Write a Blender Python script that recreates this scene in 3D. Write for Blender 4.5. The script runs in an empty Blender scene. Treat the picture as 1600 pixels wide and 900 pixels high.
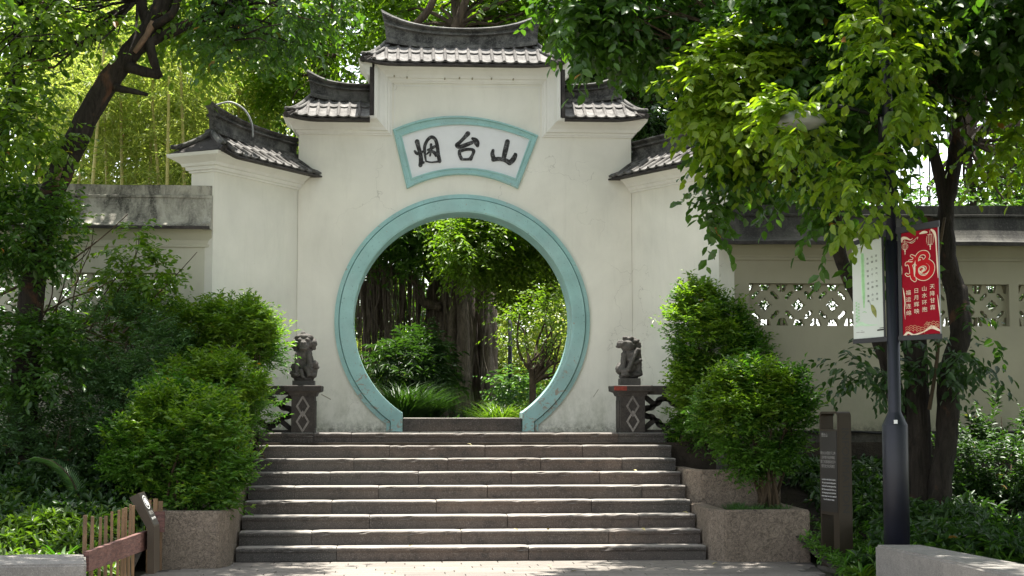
import bpy, bmesh, math, random
import numpy as np
from mathutils import Vector, Matrix, noise
R = math.radians
rng = np.random.default_rng(7)
random.seed(7)
S = bpy.context.scene
C = S.collection

# ---------------------------------------------------------------- camera, sky, sun, exposure
F_PX = 2500.0
YAW = math.atan(168 / F_PX); PITCH = math.atan(195 / F_PX)
cam_d = bpy.data.cameras.new('camera'); cam = bpy.data.objects.new('camera', cam_d); C.objects.link(cam)
cam_d.sensor_width = 36; cam_d.lens = F_PX / 1600 * 36; cam_d.clip_start = 0.1; cam_d.clip_end = 3000
CAM = Vector((0, 0, 1.6)); cam.location = CAM
cam.rotation_euler = (math.pi / 2 + PITCH, 0, -YAW)
S.camera = cam
CAMM = cam.rotation_euler.to_matrix()

SUN_EL, SUN_AZ = 78.0, 12.0
W = bpy.data.worlds.new('World'); S.world = W; W.use_nodes = True
nt = W.node_tree; bg = nt.nodes['Background']
sky = nt.nodes.new('ShaderNodeTexSky'); sky.sky_type = 'NISHITA'; sky.sun_disc = False
sky.sun_elevation = R(SUN_EL); sky.sun_rotation = R(SUN_AZ)
sky.air_density = 1.0; sky.dust_density = 1.0; sky.ozone_density = 1.0
bwn = nt.nodes.new('ShaderNodeRGBToBW'); nt.links.new(sky.outputs[0], bwn.inputs[0])
cmb = nt.nodes.new('ShaderNodeMix'); cmb.data_type = 'RGBA'; cmb.inputs[0].default_value = 0.72      # thin bright cloud veils the blue
tnt = nt.nodes.new('ShaderNodeMix'); tnt.data_type = 'RGBA'; tnt.blend_type = 'MULTIPLY'; tnt.inputs[0].default_value = 1.0; tnt.inputs[7].default_value = (1.07, 1.04, 0.99, 1)
nt.links.new(bwn.outputs[0], tnt.inputs[6]); nt.links.new(sky.outputs[0], cmb.inputs[6]); nt.links.new(tnt.outputs[2], cmb.inputs[7])
nt.links.new(cmb.outputs[2], bg.inputs[0]); bg.inputs[1].default_value = 0.15
sd = bpy.data.lights.new('sun', 'SUN'); sd.energy = 4.1; sd.angle = R(0.53); sd.color = (1.0, 0.95, 0.86)
so = bpy.data.objects.new('sun', sd); C.objects.link(so)
sv = Vector((math.sin(R(SUN_AZ)) * math.cos(R(SUN_EL)), math.cos(R(SUN_AZ)) * math.cos(R(SUN_EL)), math.sin(R(SUN_EL))))
so.rotation_euler = sv.to_track_quat('Z', 'Y').to_euler(); so.location = (0, 10, 30)
S.view_settings.view_transform = 'Standard'; S.view_settings.look = 'None'
S.view_settings.exposure = 1.9; S.view_settings.gamma = 1.0
S.cycles.max_bounces = 7; S.cycles.diffuse_bounces = 4; S.cycles.transmission_bounces = 5; S.cycles.transparent_max_bounces = 4
S.cycles.use_denoising = True

def P(px, py, Y):
    """photo pixel -> world point on the plane y = Y (only used to place things at their real spot)"""
    d = CAMM @ Vector(((px - 800) / F_PX, -(py - 450) / F_PX, -1.0))
    return CAM + d * (Y / d.y)
def PZ(px, py, z):
    d = CAMM @ Vector(((px - 800) / F_PX, -(py - 450) / F_PX, -1.0))
    return CAM + d * ((z - CAM.z) / d.z)

# ---------------------------------------------------------------- materials
MATS = {}
def mk(name):
    m = bpy.data.materials.new(name); m.use_nodes = True; MATS[name] = m
    n = m.node_tree.nodes; return m, m.node_tree, n['Principled BSDF'], n
def noise_node(t, scale, detail=6, rough=0.55, vec=None, dist=0):
    n = t.nodes.new('ShaderNodeTexNoise'); n.inputs['Scale'].default_value = scale; n.inputs['Detail'].default_value = detail
    n.inputs['Roughness'].default_value = rough; n.inputs['Distortion'].default_value = dist
    if vec is not None: t.links.new(vec, n.inputs['Vector'])
    return n.outputs[0]
def ramp(t, fac, stops):
    r = t.nodes.new('ShaderNodeValToRGB'); e = r.color_ramp.elements
    while len(e) < len(stops): e.new(0.5)
    for i, (p, c) in enumerate(stops):
        e[i].position = p; e[i].color = (*c, 1) if len(c) == 3 else c
    t.links.new(fac, r.inputs[0]); return r.outputs[0]
def mixc(t, fac, a, b, mode='MIX'):
    m = t.nodes.new('ShaderNodeMix'); m.data_type = 'RGBA'; m.blend_type = mode
    if isinstance(fac, (int, float)): m.inputs[0].default_value = fac
    else: t.links.new(fac, m.inputs[0])
    for i, v in ((6, a), (7, b)):
        if isinstance(v, tuple): m.inputs[i].default_value = (*v, 1)
        else: t.links.new(v, m.inputs[i])
    return m.outputs[2]
def pos(t):
    return t.nodes.new('ShaderNodeNewGeometry').outputs['Position']
def scaled(t, v, s):
    m = t.nodes.new('ShaderNodeMapping'); m.inputs['Scale'].default_value = s; t.links.new(v, m.inputs[0]); return m.outputs[0]
def math_(t, op, a, b=None, clamp=False):
    m = t.nodes.new('ShaderNodeMath'); m.operation = op; m.use_clamp = clamp
    for i, v in ((0, a), (1, b)):
        if v is None: continue
        if isinstance(v, (int, float)): m.inputs[i].default_value = v
        else: t.links.new(v, m.inputs[i])
    return m.outputs[0]
def bump(t, bsdf, h, strength=0.3, dist=0.01):
    b = t.nodes.new('ShaderNodeBump'); b.inputs['Strength'].default_value = strength; b.inputs['Distance'].default_value = dist
    t.links.new(h, b.inputs['Height']); t.links.new(b.outputs[0], bsdf.inputs['Normal'])
def rnd(t):
    return t.nodes.new('ShaderNodeObjectInfo').outputs['Random']
def zcoord(t, v):
    s = t.nodes.new('ShaderNodeSeparateXYZ'); t.links.new(v, s.inputs[0]); return s.outputs
def maprange(t, v, a, b, c=0.0, d=1.0):
    m = t.nodes.new('ShaderNodeMapRange'); t.links.new(v, m.inputs[0])
    for i, x in enumerate((a, b, c, d)): m.inputs[i + 1].default_value = x
    return m.outputs[0]

def simple(name, col, rough=0.7, var=0.25, scale=6, bs=0.2, bscale=60, metal=0, spec=0.5, objvar=0.0, dist=0.006, speck=0.0):
    m, t, b, n = mk(name); p = pos(t)
    a = tuple(max(0, c * (1 - var)) for c in col); c2 = tuple(min(1, c * (1 + var)) for c in col)
    f = noise_node(t, scale, 8, 0.65, p)
    c = ramp(t, f, [(0.3, a), (0.7, c2)])
    if speck:
        s = noise_node(t, 170, 2, 0.5, p)
        c = mixc(t, 1.0, c, ramp(t, s, [(0.38, (1 - speck,) * 3), (0.62, (1 + speck * .0,) * 3)]), 'MULTIPLY')
    if objvar:
        v = maprange(t, rnd(t), 0, 1, 1 - objvar, 1.0)
        cc = t.nodes.new('ShaderNodeCombineColor'); [t.links.new(v, cc.inputs[i]) for i in range(3)]
        c = mixc(t, 1.0, c, cc.outputs[0], 'MULTIPLY')
    t.links.new(c, b.inputs['Base Color']); b.inputs['Roughness'].default_value = rough; b.inputs['Metallic'].default_value = metal
    b.inputs['Specular IOR Level'].default_value = spec
    if bs: bump(t, b, noise_node(t, bscale, 6, 0.7, p), bs, dist)
    return m

def plaster(name, col, dirt=1.0, gz=1.35):
    m, t, b, n = mk(name); p = pos(t)
    base = ramp(t, noise_node(t, 0.9, 5, 0.6, p, 0.4), [(0.3, tuple(c * .87 for c in col)), (0.7, tuple(min(1, c * 1.05) for c in col))])
    # hairline marks and drips
    streak = noise_node(t, 1.3, 9, 0.75, scaled(t, p, (3, 3, .5)), 0.7)
    base = mixc(t, ramp(t, streak, [(0.50, (0,) * 3), (0.85, (0.26 * dirt,) * 3)]), base, (0.30, 0.28, 0.22))
    spots = noise_node(t, 9, 10, 0.75, p, 0.6)
    base = mixc(t, ramp(t, spots, [(0.66, (0,) * 3), (0.72, (0.4 * dirt,) * 3)]), base, (0.33, 0.31, 0.25))
    vo = t.nodes.new('ShaderNodeTexVoronoi'); vo.feature = 'DISTANCE_TO_EDGE'; vo.inputs['Scale'].default_value = 0.7
    wob = t.nodes.new('ShaderNodeVectorMath'); wob.operation = 'ADD'; nz_ = t.nodes.new('ShaderNodeTexNoise'); nz_.inputs['Scale'].default_value = 2.5; nz_.inputs['Detail'].default_value = 6
    t.links.new(p, nz_.inputs['Vector']); t.links.new(p, wob.inputs[0]); t.links.new(nz_.outputs['Color'], wob.inputs[1]); t.links.new(wob.outputs[0], vo.inputs['Vector'])
    ck = math_(t, 'MULTIPLY', maprange(t, vo.outputs['Distance'], 0.0, 0.0035, 1, 0), ramp(t, noise_node(t, 0.8, 3, .6, p), [(0.52, (0,) * 3), (0.6, (0.45,) * 3)]))
    base = mixc(t, ck, base, (0.22, 0.20, 0.16))
    z = zcoord(t, p)[2]
    low = math_(t, 'MULTIPLY', maprange(t, z, gz + 0.85, gz, 0, 1), ramp(t, noise_node(t, 5, 9, 0.75, scaled(t, p, (1, 1, .6))), [(0.42, (0,) * 3), (0.68, (1,) * 3)]))
    base = mixc(t, math_(t, 'MULTIPLY', low, 0.75), base, (0.26, 0.27, 0.18))
    vlow = math_(t, 'MULTIPLY', maprange(t, z, gz + 0.16, gz, 0, 1), ramp(t, noise_node(t, 14, 9, 0.8, p), [(0.42, (0,) * 3), (0.6, (1,) * 3)]))
    base = mixc(t, math_(t, 'MULTIPLY', vlow, 0.85), base, (0.07, 0.07, 0.05))
    t.links.new(base, b.inputs['Base Color']); b.inputs['Roughness'].default_value = 0.85
    b.inputs['Specular IOR Level'].default_value = 0.25
    hb = math_(t, 'ADD', noise_node(t, 5, 5, 0.6, p), math_(t, 'MULTIPLY', noise_node(t, 70, 5, 0.7, p), 0.25))
    bump(t, b, hb, 0.25, 0.012)
    return m
plaster('wall_plaster', (0.79, 0.77, 0.68), .75)
plaster('moulding_plaster', (0.79, 0.775, 0.715), 0.9)
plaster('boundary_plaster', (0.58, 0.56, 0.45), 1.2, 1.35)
plaster('boundary_plaster_aged_shaded', (0.36, 0.335, 0.245), 1.5, 1.35)  # aged yellow cream, darkened further so canopy shade sits in the colour
simple('plaque_white', (0.74, 0.75, 0.75), 0.8, 0.05, 4, 0.1)

def painted(name, col, under=(0.33, 0.30, 0.24)):
    m, t, b, n = mk(name); p = pos(t)
    base = ramp(t, noise_node(t, 3, 6, 0.6, p), [(0.3, tuple(c * .82 for c in col)), (0.7, tuple(c * 1.1 for c in col))])
    base = mixc(t, ramp(t, noise_node(t, 1.6, 4, .6, p), [(0.45, (0,)*3), (0.75, (0.35,)*3)]), base, (0.36, 0.42, 0.41))
    z = zcoord(t, p)[2]
    chipn = noise_node(t, 11, 10, 0.72, scaled(t, p, (1, 1, 1.3)), 0.8)
    thr = math_(t, 'ADD', chipn, maprange(t, z, 1.35, 2.7, 0.09, 0.0))
    base = mixc(t, ramp(t, thr, [(0.635, (0,) * 3), (0.65, (1,) * 3)]), base, under)
    base = mixc(t, ramp(t, noise_node(t, 38, 5, 0.7, p), [(0.63, (0,) * 3), (0.67, (0.75,) * 3)]), base, (0.08, 0.11, 0.10))
    t.links.new(base, b.inputs['Base Color']); b.inputs['Roughness'].default_value = 0.6
    bump(t, b, math_(t, 'SUBTRACT', noise_node(t, 20, 5, .6, p), ramp(t, thr, [(0.69, (0,) * 3), (0.705, (1,) * 3)])), 0.35, 0.008)
    return m
painted('teal_paint', (0.31, 0.53, 0.505))

def weathered(name, dark, light, lo=0.42, hi=0.68, rough=0.9, scale=5):
    m, t, b, n = mk(name); p = pos(t)
    f = noise_node(t, scale, 10, 0.72, scaled(t, p, (1, 1, .35)) if name.startswith('coping') else p, 0.4)
    base = ramp(t, f, [(lo, dark), (hi, light)])
    sp = noise_node(t, 45, 6, 0.75, p)
    base = mixc(t, ramp(t, sp, [(0.5, (0,) * 3), (0.68, (0.5,) * 3)]), base, tuple(min(1, c * 1.25) for c in light))
    v = maprange(t, rnd(t), 0, 1, 0.8, 1.12)
    cc = t.nodes.new('ShaderNodeCombineColor'); [t.links.new(v, cc.inputs[i]) for i in range(3)]
    base = mixc(t, 1.0, base, cc.outputs[0], 'MULTIPLY')
    t.links.new(base, b.inputs['Base Color']); b.inputs['Roughness'].default_value = rough
    bump(t, b, sp, 0.5, 0.01)
    return m
weathered('ridge_plaster', (0.030, 0.029, 0.028), (0.19, 0.185, 0.17), 0.42, 0.70)
weathered('roof_tile', (0.045, 0.043, 0.040), (0.175, 0.168, 0.16), 0.36, 0.6, 0.85, 8)
weathered('roll_tile', (0.03, 0.028, 0.026), (0.15, 0.14, 0.13), 0.38, 0.66, 0.85, 9)
weathered('roof_edge', (0.022, 0.019, 0.018), (0.07, 0.06, 0.055))
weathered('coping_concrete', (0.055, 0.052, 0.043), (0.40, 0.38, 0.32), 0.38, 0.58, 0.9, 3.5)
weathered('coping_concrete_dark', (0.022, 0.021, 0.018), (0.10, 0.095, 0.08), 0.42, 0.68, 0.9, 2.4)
weathered('old_stone', (0.014, 0.012, 0.0105), (0.062, 0.053, 0.046), 0.35, 0.75, 0.85, 6)
weathered('lion_stone', (0.030, 0.027, 0.024), (0.105, 0.096, 0.086), 0.3, 0.75, 0.8, 10)
weathered('carving_stone', (0.11, 0.10, 0.09), (0.27, 0.25, 0.23), 0.35, 0.7, 0.85, 12)
weathered('plinth_stone', (0.03, 0.028, 0.024), (0.12, 0.11, 0.09), 0.35, 0.75, 0.9, 4)

def step_mat():
    m, t, b, n = mk('step_granite'); p = pos(t)
    x = zcoord(t, p)
    f = noise_node(t, 0.9, 4, 0.6, p)
    warm = ramp(t, f, [(0.35, (0.062, 0.047, 0.038)), (0.65, (0.115, 0.086, 0.068))])
    grey = ramp(t, f, [(0.35, (0.036, 0.034, 0.030)), (0.65, (0.062, 0.058, 0.052))])
    k = math_(t, 'MULTIPLY', maprange(t, x[0], -1.2, 0.6, 0, 1), maprange(t, x[0], 3.4, 2.2, 0.2, 1))
    k = math_(t, 'ADD', k, math_(t, 'SUBTRACT', math_(t, 'MULTIPLY', rnd(t), 0.7), 0.35), True)
    base = mixc(t, k, grey, warm)
    st = noise_node(t, 7, 9, 0.75, scaled(t, p, (1, 1, 1.2)), 0.5)
    base = mixc(t, ramp(t, st, [(0.50, (0,) * 3), (0.66, (0.75,) * 3)]), base, (0.022, 0.020, 0.018))
    sp = noise_node(t, 95, 4, 0.7, p)
    base = mixc(t, ramp(t, sp, [(0.54, (0,) * 3), (0.64, (0.65,) * 3)]), base, (0.22, 0.19, 0.17))
    base = mixc(t, ramp(t, sp, [(0.36, (0.7,) * 3), (0.44, (0.0,) * 3)]), base, (0.04, 0.035, 0.03))
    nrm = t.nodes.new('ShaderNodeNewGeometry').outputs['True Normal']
    up = maprange(t, zcoord(t, nrm)[2], 0.5, 0.95, 0, 1)      # upward faces mixed towards a paler stone tone
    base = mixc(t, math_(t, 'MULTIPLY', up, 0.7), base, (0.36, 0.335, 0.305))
    t.links.new(base, b.inputs['Base Color']); b.inputs['Roughness'].default_value = 0.78
    bump(t, b, math_(t, 'ADD', noise_node(t, 90, 5, 0.7, p), noise_node(t, 12, 5, 0.6, p)), 0.55, 0.012)
step_mat()

def granite(name, col, bs=0.9):
    m, t, b, n = mk(name); p = pos(t)
    base = ramp(t, noise_node(t, 3, 6, 0.6, p), [(0.3, tuple(c * .75 for c in col)), (0.7, tuple(c * 1.1 for c in col))])
    v = t.nodes.new('ShaderNodeTexVoronoi'); v.inputs['Scale'].default_value = 26; v.inputs['Randomness'].default_value = 1
    t.links.new(scaled(t, p, (1, 1, 1.25)), v.inputs['Vector'])
    nn = noise_node(t, 24, 7, 0.75, p, 1.5)
    base = mixc(t, ramp(t, nn, [(0.40, (min(1, bs) * .85,) * 3), (0.57, (0,) * 3)]), base, tuple(c * .30 for c in col))  # shade inside the chisel pits put into the colour
    base = mixc(t, ramp(t, noise_node(t, 130, 3, .6, p), [(0.55, (0,) * 3), (0.68, (0.5,) * 3)]), base, tuple(min(1, c * 1.9) for c in col))
    t.links.new(base, b.inputs['Base Color']); b.inputs['Roughness'].default_value = 0.85
    bump(t, b, nn, bs, 0.07)
granite('planter_granite', (0.42, 0.335, 0.255), 1.0)
granite('seat_granite', (0.235, 0.22, 0.20), 0.35)

def paving():
    m, t, b, n = mk('paving_stone_granite'); p = pos(t)
    base = ramp(t, noise_node(t, 1.3, 6, 0.65, p), [(0.3, (0.155, 0.138, 0.120)), (0.7, (0.215, 0.193, 0.170))])
    v = maprange(t, rnd(t), 0, 1, 0.84, 1.08)
    cc = t.nodes.new('ShaderNodeCombineColor'); [t.links.new(v, cc.inputs[i]) for i in range(3)]
    base = mixc(t, 1.0, base, cc.outputs[0], 'MULTIPLY')
    base = mixc(t, ramp(t, noise_node(t, 160, 3, .6, p), [(0.36, (0.6,) * 3), (0.46, (0,) * 3)]), base, (0.10, 0.09, 0.08))
    t.links.new(base, b.inputs['Base Color']); b.inputs['Roughness'].default_value = 0.8
    bump(t, b, noise_node(t, 110, 5, .7, p), 0.5, 0.006)
paving()
simple('sidewalk_far', (0.18, 0.163, 0.145), 0.85, 0.15, 2, 0.3, 50)
simple('joint_mortar', (0.08, 0.072, 0.06), 0.95, 0.3, 10, 0.3)
simple('soil', (0.035, 0.027, 0.018), 0.95, 0.5, 4, 0.8, 20, dist=0.03)
simple('earth_far', (0.06, 0.062, 0.035), 0.95, 0.5, 2, 0.5, 8, dist=0.03)
def bark(name, a, c, red=0.0):
    m, t, b, n = mk(name); p = pos(t)
    f = noise_node(t, 6, 9, 0.75, scaled(t, p, (2.2, 2.2, 0.55)), 0.8)
    base = ramp(t, f, [(0.35, a), (0.65, c)])
    if red: base = mixc(t, ramp(t, noise_node(t, 2.5, 7, 0.6, p, .4), [(0.58, (0,) * 3), (0.66, (red,) * 3)]), base, (0.20, 0.09, 0.045))
    t.links.new(base, b.inputs['Base Color']); b.inputs['Roughness'].default_value = 0.9; b.inputs['Specular IOR Level'].default_value = 0.2
    bump(t, b, f, 0.9, 0.035)
bark('dark_bark', (0.012, 0.010, 0.008), (0.045, 0.037, 0.029), 0.35)
bark('brown_bark', (0.03, 0.022, 0.016), (0.10, 0.075, 0.052))
bark('banyan_bark', (0.045, 0.037, 0.030), (0.18, 0.148, 0.118))
bark('twig_bark', (0.04, 0.03, 0.018), (0.13, 0.095, 0.06))
simple('peeled_wood', (0.16, 0.10, 0.06), 0.8, 0.4, 14, 0.6, 40)
simple('bamboo_culm', (0.34, 0.30, 0.09), 0.5, 0.3, 3, 0.1, 30)
simple('fence_bamboo', (0.21, 0.125, 0.062), 0.7, 0.35, 5, 0.4, 60, objvar=0.35)
def stained_wood():
    m, t, b, n = mk('red_wood'); p = pos(t)
    f = noise_node(t, 9, 10, 0.75, scaled(t, p, (1, 1, 5)), .5)
    base = ramp(t, f, [(0.38, (0.055, 0.022, 0.020)), (0.62, (0.155, 0.070, 0.055))])
    base = mixc(t, ramp(t, noise_node(t, 25, 8, .8, p), [(0.58, (0,) * 3), (0.66, (0.6,) * 3)]), base, (0.25, 0.19, 0.16))
    t.links.new(base, b.inputs['Base Color']); b.inputs['Roughness'].default_value = 0.75; bump(t, b, f, 0.5, 0.008)
stained_wood()
simple('bronze_metal', (0.045, 0.034, 0.022), 0.5, 0.12, 4, 0.05, 80, metal=0.35)
simple('dark_panel', (0.016, 0.014, 0.012), 0.5, 0.2, 4, 0)
simple('navy_paint', (0.006, 0.007, 0.014), 0.42, 0.25, 5, 0.08, 60, spec=0.45)
simple('black_frame', (0.010, 0.010, 0.011), 0.5, 0.2, 5, 0)
simple('black_ink', (0.018, 0.018, 0.018), 0.8, 0.3, 12, 0.1)
def ink():
    m, t, b, n = mk('worn_ink'); p = pos(t)
    base = ramp(t, noise_node(t, 28, 9, 0.8, p), [(0.50, (0.016, 0.016, 0.016)), (0.72, (0.26, 0.26, 0.26))])
    t.links.new(base, b.inputs['Base Color']); b.inputs['Roughness'].default_value = 0.8
ink()
simple('banner_red', (0.30, 0.006, 0.018), 0.8, 0.12, 3, 0.3, 5, dist=0.03, spec=0.15)
simple('banner_bright_red', (0.50, 0.012, 0.018), 0.8, 0.05, 3, 0, spec=0.15)
simple('banner_cream', (0.80, 0.68, 0.50), 0.6, 0.05, 3, 0)
simple('banner_orange', (0.60, 0.30, 0.16), 0.6, 0.1, 3, 0)
def whitebanner():
    m, t, b, n = mk('banner_white'); p = pos(t)
    base = ramp(t, noise_node(t, 2.2, 3, 0.5, p), [(0.4, (0.60, 0.62, 0.58)), (0.65, (0.54, 0.59, 0.51))])
    t.links.new(base, b.inputs['Base Color']); b.inputs['Roughness'].default_value = 0.6
whitebanner()
simple('print_green', (0.30, 0.55, 0.26), 0.6, 0.25, 12, 0)
simple('print_pale_green', (0.48, 0.66, 0.46), 0.6, 0.15, 12, 0)
simple('print_olive', (0.22, 0.24, 0.05), 0.6, 0.5, 30, 0)
simple('white_print', (0.80, 0.80, 0.78), 0.6, 0.03, 3, 0)
simple('grey_print', (0.30, 0.29, 0.27), 0.6, 0.03, 3, 0)
simple('grey_hose', (0.30, 0.31, 0.32), 0.4, 0.1, 5, 0)
simple('black_cable', (0.012, 0.012, 0.012), 0.6, 0.1, 5, 0)
simple('lamp_glass', (0.36, 0.36, 0.35), 0.35, 0.05, 5, 0)
simple('rock', (0.16, 0.135, 0.11), 0.9, 0.35, 3, 0.8, 14, dist=0.03)
simple('red_paint_mark', (0.20, 0.030, 0.018), 0.85, 0.5, 25, 0.2)

def leafmat(name, cols, rough=0.42, trans=0.38, tcol=None, patch=0.35, dry=0.0, spec=0.5):
    m, t, b, n = mk(name); p = pos(t)
    g = t.nodes.new('ShaderNodeNewGeometry'); isl = g.outputs['Random Per Island']
    c = ramp(t, isl, [(i / (len(cols) - 1), cc) for i, cc in enumerate(cols)])
    pn = noise_node(t, 1.6, 3, 0.6, p)
    c = mixc(t, ramp(t, pn, [(0.40, (0,) * 3), (0.62, (patch,) * 3)]), c, cols[-1])
    c = mixc(t, 0.25, c, ramp(t, noise_node(t, 30, 3, .6, p), [(0.3, tuple(x * .5 for x in cols[0])), (0.7, cols[-1])]))
    if dry:
        c = mixc(t, ramp(t, isl, [(1 - dry, (0,) * 3), (1 - dry + .002, (1,) * 3)]), c, (0.30, 0.12, 0.03))
    t.links.new(c, b.inputs['Base Color']); b.inputs['Roughness'].default_value = rough; b.inputs['Specular IOR Level'].default_value = spec
    tr = t.nodes.new('ShaderNodeBsdfTranslucent')
    tc = mixc(t, 1.0, c, tcol or (1.9, 2.1, 0.55), 'MULTIPLY')
    t.links.new(tc, tr.inputs['Color'])
    mx = t.nodes.new('ShaderNodeMixShader'); mx.inputs[0].default_value = trans
    t.links.new(b.outputs[0], mx.inputs[1]); t.links.new(tr.outputs[0], mx.inputs[2])
    t.links.new(mx.outputs[0], n['Material Output'].inputs[0])
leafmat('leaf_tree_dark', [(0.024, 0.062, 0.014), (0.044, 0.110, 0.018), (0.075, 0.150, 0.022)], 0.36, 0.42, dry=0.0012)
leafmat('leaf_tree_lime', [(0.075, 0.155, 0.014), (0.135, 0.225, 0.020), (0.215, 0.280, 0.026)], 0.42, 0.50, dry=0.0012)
leafmat('leaf_bamboo', [(0.14, 0.22, 0.040), (0.23, 0.30, 0.065), (0.36, 0.37, 0.12)], 0.5, 0.55, (1.55, 1.65, 0.9), dry=0.0012)
leafmat('leaf_mid', [(0.055, 0.115, 0.014), (0.090, 0.165, 0.018), (0.135, 0.205, 0.024)], 0.45, 0.48, dry=0.0012)
leafmat('leaf_glossy', [(0.020, 0.050, 0.016), (0.035, 0.080, 0.022), (0.06, 0.11, 0.03)], 0.22, 0.25, spec=0.8)
leafmat('leaf_shrub', [(0.034, 0.100, 0.016), (0.068, 0.160, 0.020), (0.115, 0.215, 0.026)], 0.42, 0.40, (1.45, 1.95, 0.60))
leafmat('leaf_shrub_light', [(0.050, 0.130, 0.016), (0.095, 0.190, 0.022), (0.175, 0.260, 0.028)], 0.42, 0.45, dry=0.0012)
leafmat('leaf_cool', [(0.042, 0.108, 0.042), (0.072, 0.160, 0.058), (0.125, 0.225, 0.080)], 0.36, 0.32)
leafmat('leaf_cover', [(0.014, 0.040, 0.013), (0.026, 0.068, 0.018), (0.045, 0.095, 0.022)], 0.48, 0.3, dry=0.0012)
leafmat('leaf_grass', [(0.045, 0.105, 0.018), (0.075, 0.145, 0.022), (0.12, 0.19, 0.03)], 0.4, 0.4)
simple('fallen_leaf', (0.42, 0.36, 0.14), 0.7, 0.4, 9, 0, objvar=0.3)

# ---------------------------------------------------------------- mesh helpers
class MB:
    def __init__(s): s.v = []; s.f = []; s.m = []
    def add(s, vs, fs, mi=0):
        o = len(s.v); s.v += [tuple(v) for v in vs]; s.f += [tuple(i + o for i in f) for f in fs]; s.m += [mi] * len(fs); return s
    def box(s, x0, y0, z0, x1, y1, z1, M=None, mi=0):
        vs = [Vector(c) for c in ((x0, y0, z0), (x1, y0, z0), (x1, y1, z0), (x0, y1, z0), (x0, y0, z1), (x1, y0, z1), (x1, y1, z1), (x0, y1, z1))]
        if M is not None: vs = [M @ v for v in vs]
        return s.add(vs, [(0, 3, 2, 1), (4, 5, 6, 7), (0, 1, 5, 4), (1, 2, 6, 5), (2, 3, 7, 6), (3, 0, 4, 7)], mi)
    def sweep(s, rings, closed=True, caps=True, mi=0):
        n = len(rings[0]); o = len(s.v)
        for r in rings: s.v += [tuple(v) for v in r]
        k = 0
        for i in range(len(rings) - 1):
            for j in range(n if closed else n - 1):
                a = o + i * n + j; b = o + i * n + (j + 1) % n
                s.f.append((a, b, b + n, a + n)); s.m.append(mi)
        if caps:
            s.f.append(tuple(o + j for j in reversed(range(n)))); s.m.append(mi)
            s.f.append(tuple(o + (len(rings) - 1) * n + j for j in range(n))); s.m.append(mi)
        return s
    def tube(s, pts, rad, seg=8, jit=0.0, caps=True, mi=0):
        pts = [Vector(p) for p in pts]; rings = []; u = None
        for i, p in enumerate(pts):
            t = (pts[min(i + 1, len(pts) - 1)] - pts[max(i - 1, 0)]).normalized()
            if u is None:
                u = t.orthogonal().normalized()
            u = (u - t * u.dot(t)).normalized(); w = t.cross(u)
            r = rad[i] if isinstance(rad, (list, tuple)) else rad
            ring = []
            for k in range(seg):
                a = 2 * math.pi * k / seg; d = u * math.cos(a) + w * math.sin(a)
                rr = r * (1 + (jit * (noise.noise((p + d * .15) * 7) + .6 * noise.noise((p + d * .1) * 21)) if jit else 0))
                ring.append(p + d * rr)
            rings.append(ring)
        return s.sweep(rings, True, caps, mi)
    def build(s, name, mat, parent=None, smooth=False, loc=None, fix=True):
        me = bpy.data.meshes.new(name); me.from_pydata(s.v, [], s.f)
        mats = mat if isinstance(mat, (list, tuple)) else [mat]
        for m in mats: me.materials.append(MATS[m])
        if len(mats) > 1: me.polygons.foreach_set('material_index', s.m)
        if fix:
            bm = bmesh.new(); bm.from_mesh(me); bmesh.ops.recalc_face_normals(bm, faces=bm.faces); bm.to_mesh(me); bm.free()
        if smooth: me.shade_smooth() if hasattr(me, 'shade_smooth') else None
        return link(name, me, parent, loc, None, loc is not None)
def link(name, me, parent=None, loc=None, rot=None, local=False):
    o = bpy.data.objects.new(name, me); C.objects.link(o)
    if loc is not None: o.location = loc
    if rot is not None: o.rotation_euler = rot
    if parent is not None:
        o.parent = parent
        if not local:      # world-space placing under a placed parent
            o.matrix_parent_inverse = parent.matrix_basis.inverted()
    return o
def empty(name, loc, label=None, cat=None, group=None, rotz=0):
    o = bpy.data.objects.new(name, None); C.objects.link(o); o.location = loc; o.rotation_euler = (0, 0, rotz)
    o.empty_display_size = 0.1
    return tag(o, label, cat, group)
def tag(o, label=None, cat=None, group=None, kind=None):
    if label: o['label'] = label
    if cat: o['category'] = cat
    if group: o['group'] = group
    if kind: o['kind'] = kind
    return o
def struct(o): o['kind'] = 'structure'; return o
def catmull(pts, n=6):
    pts = [tuple(p) for p in pts]; out = []
    A = [pts[0]] + pts + [pts[-1]]
    for i in range(1, len(A) - 2):
        p0, p1, p2, p3 = A[i - 1], A[i], A[i + 1], A[i + 2]
        for k in range(n):
            t = k / n
            out.append(tuple(0.5 * (2 * b + (c - a) * t + (2 * a - 5 * b + 4 * c - d) * t * t + (-a + 3 * b - 3 * c + d) * t ** 3) for a, b, c, d in zip(p0, p1, p2, p3)))
    out.append(pts[-1]); return out
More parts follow.
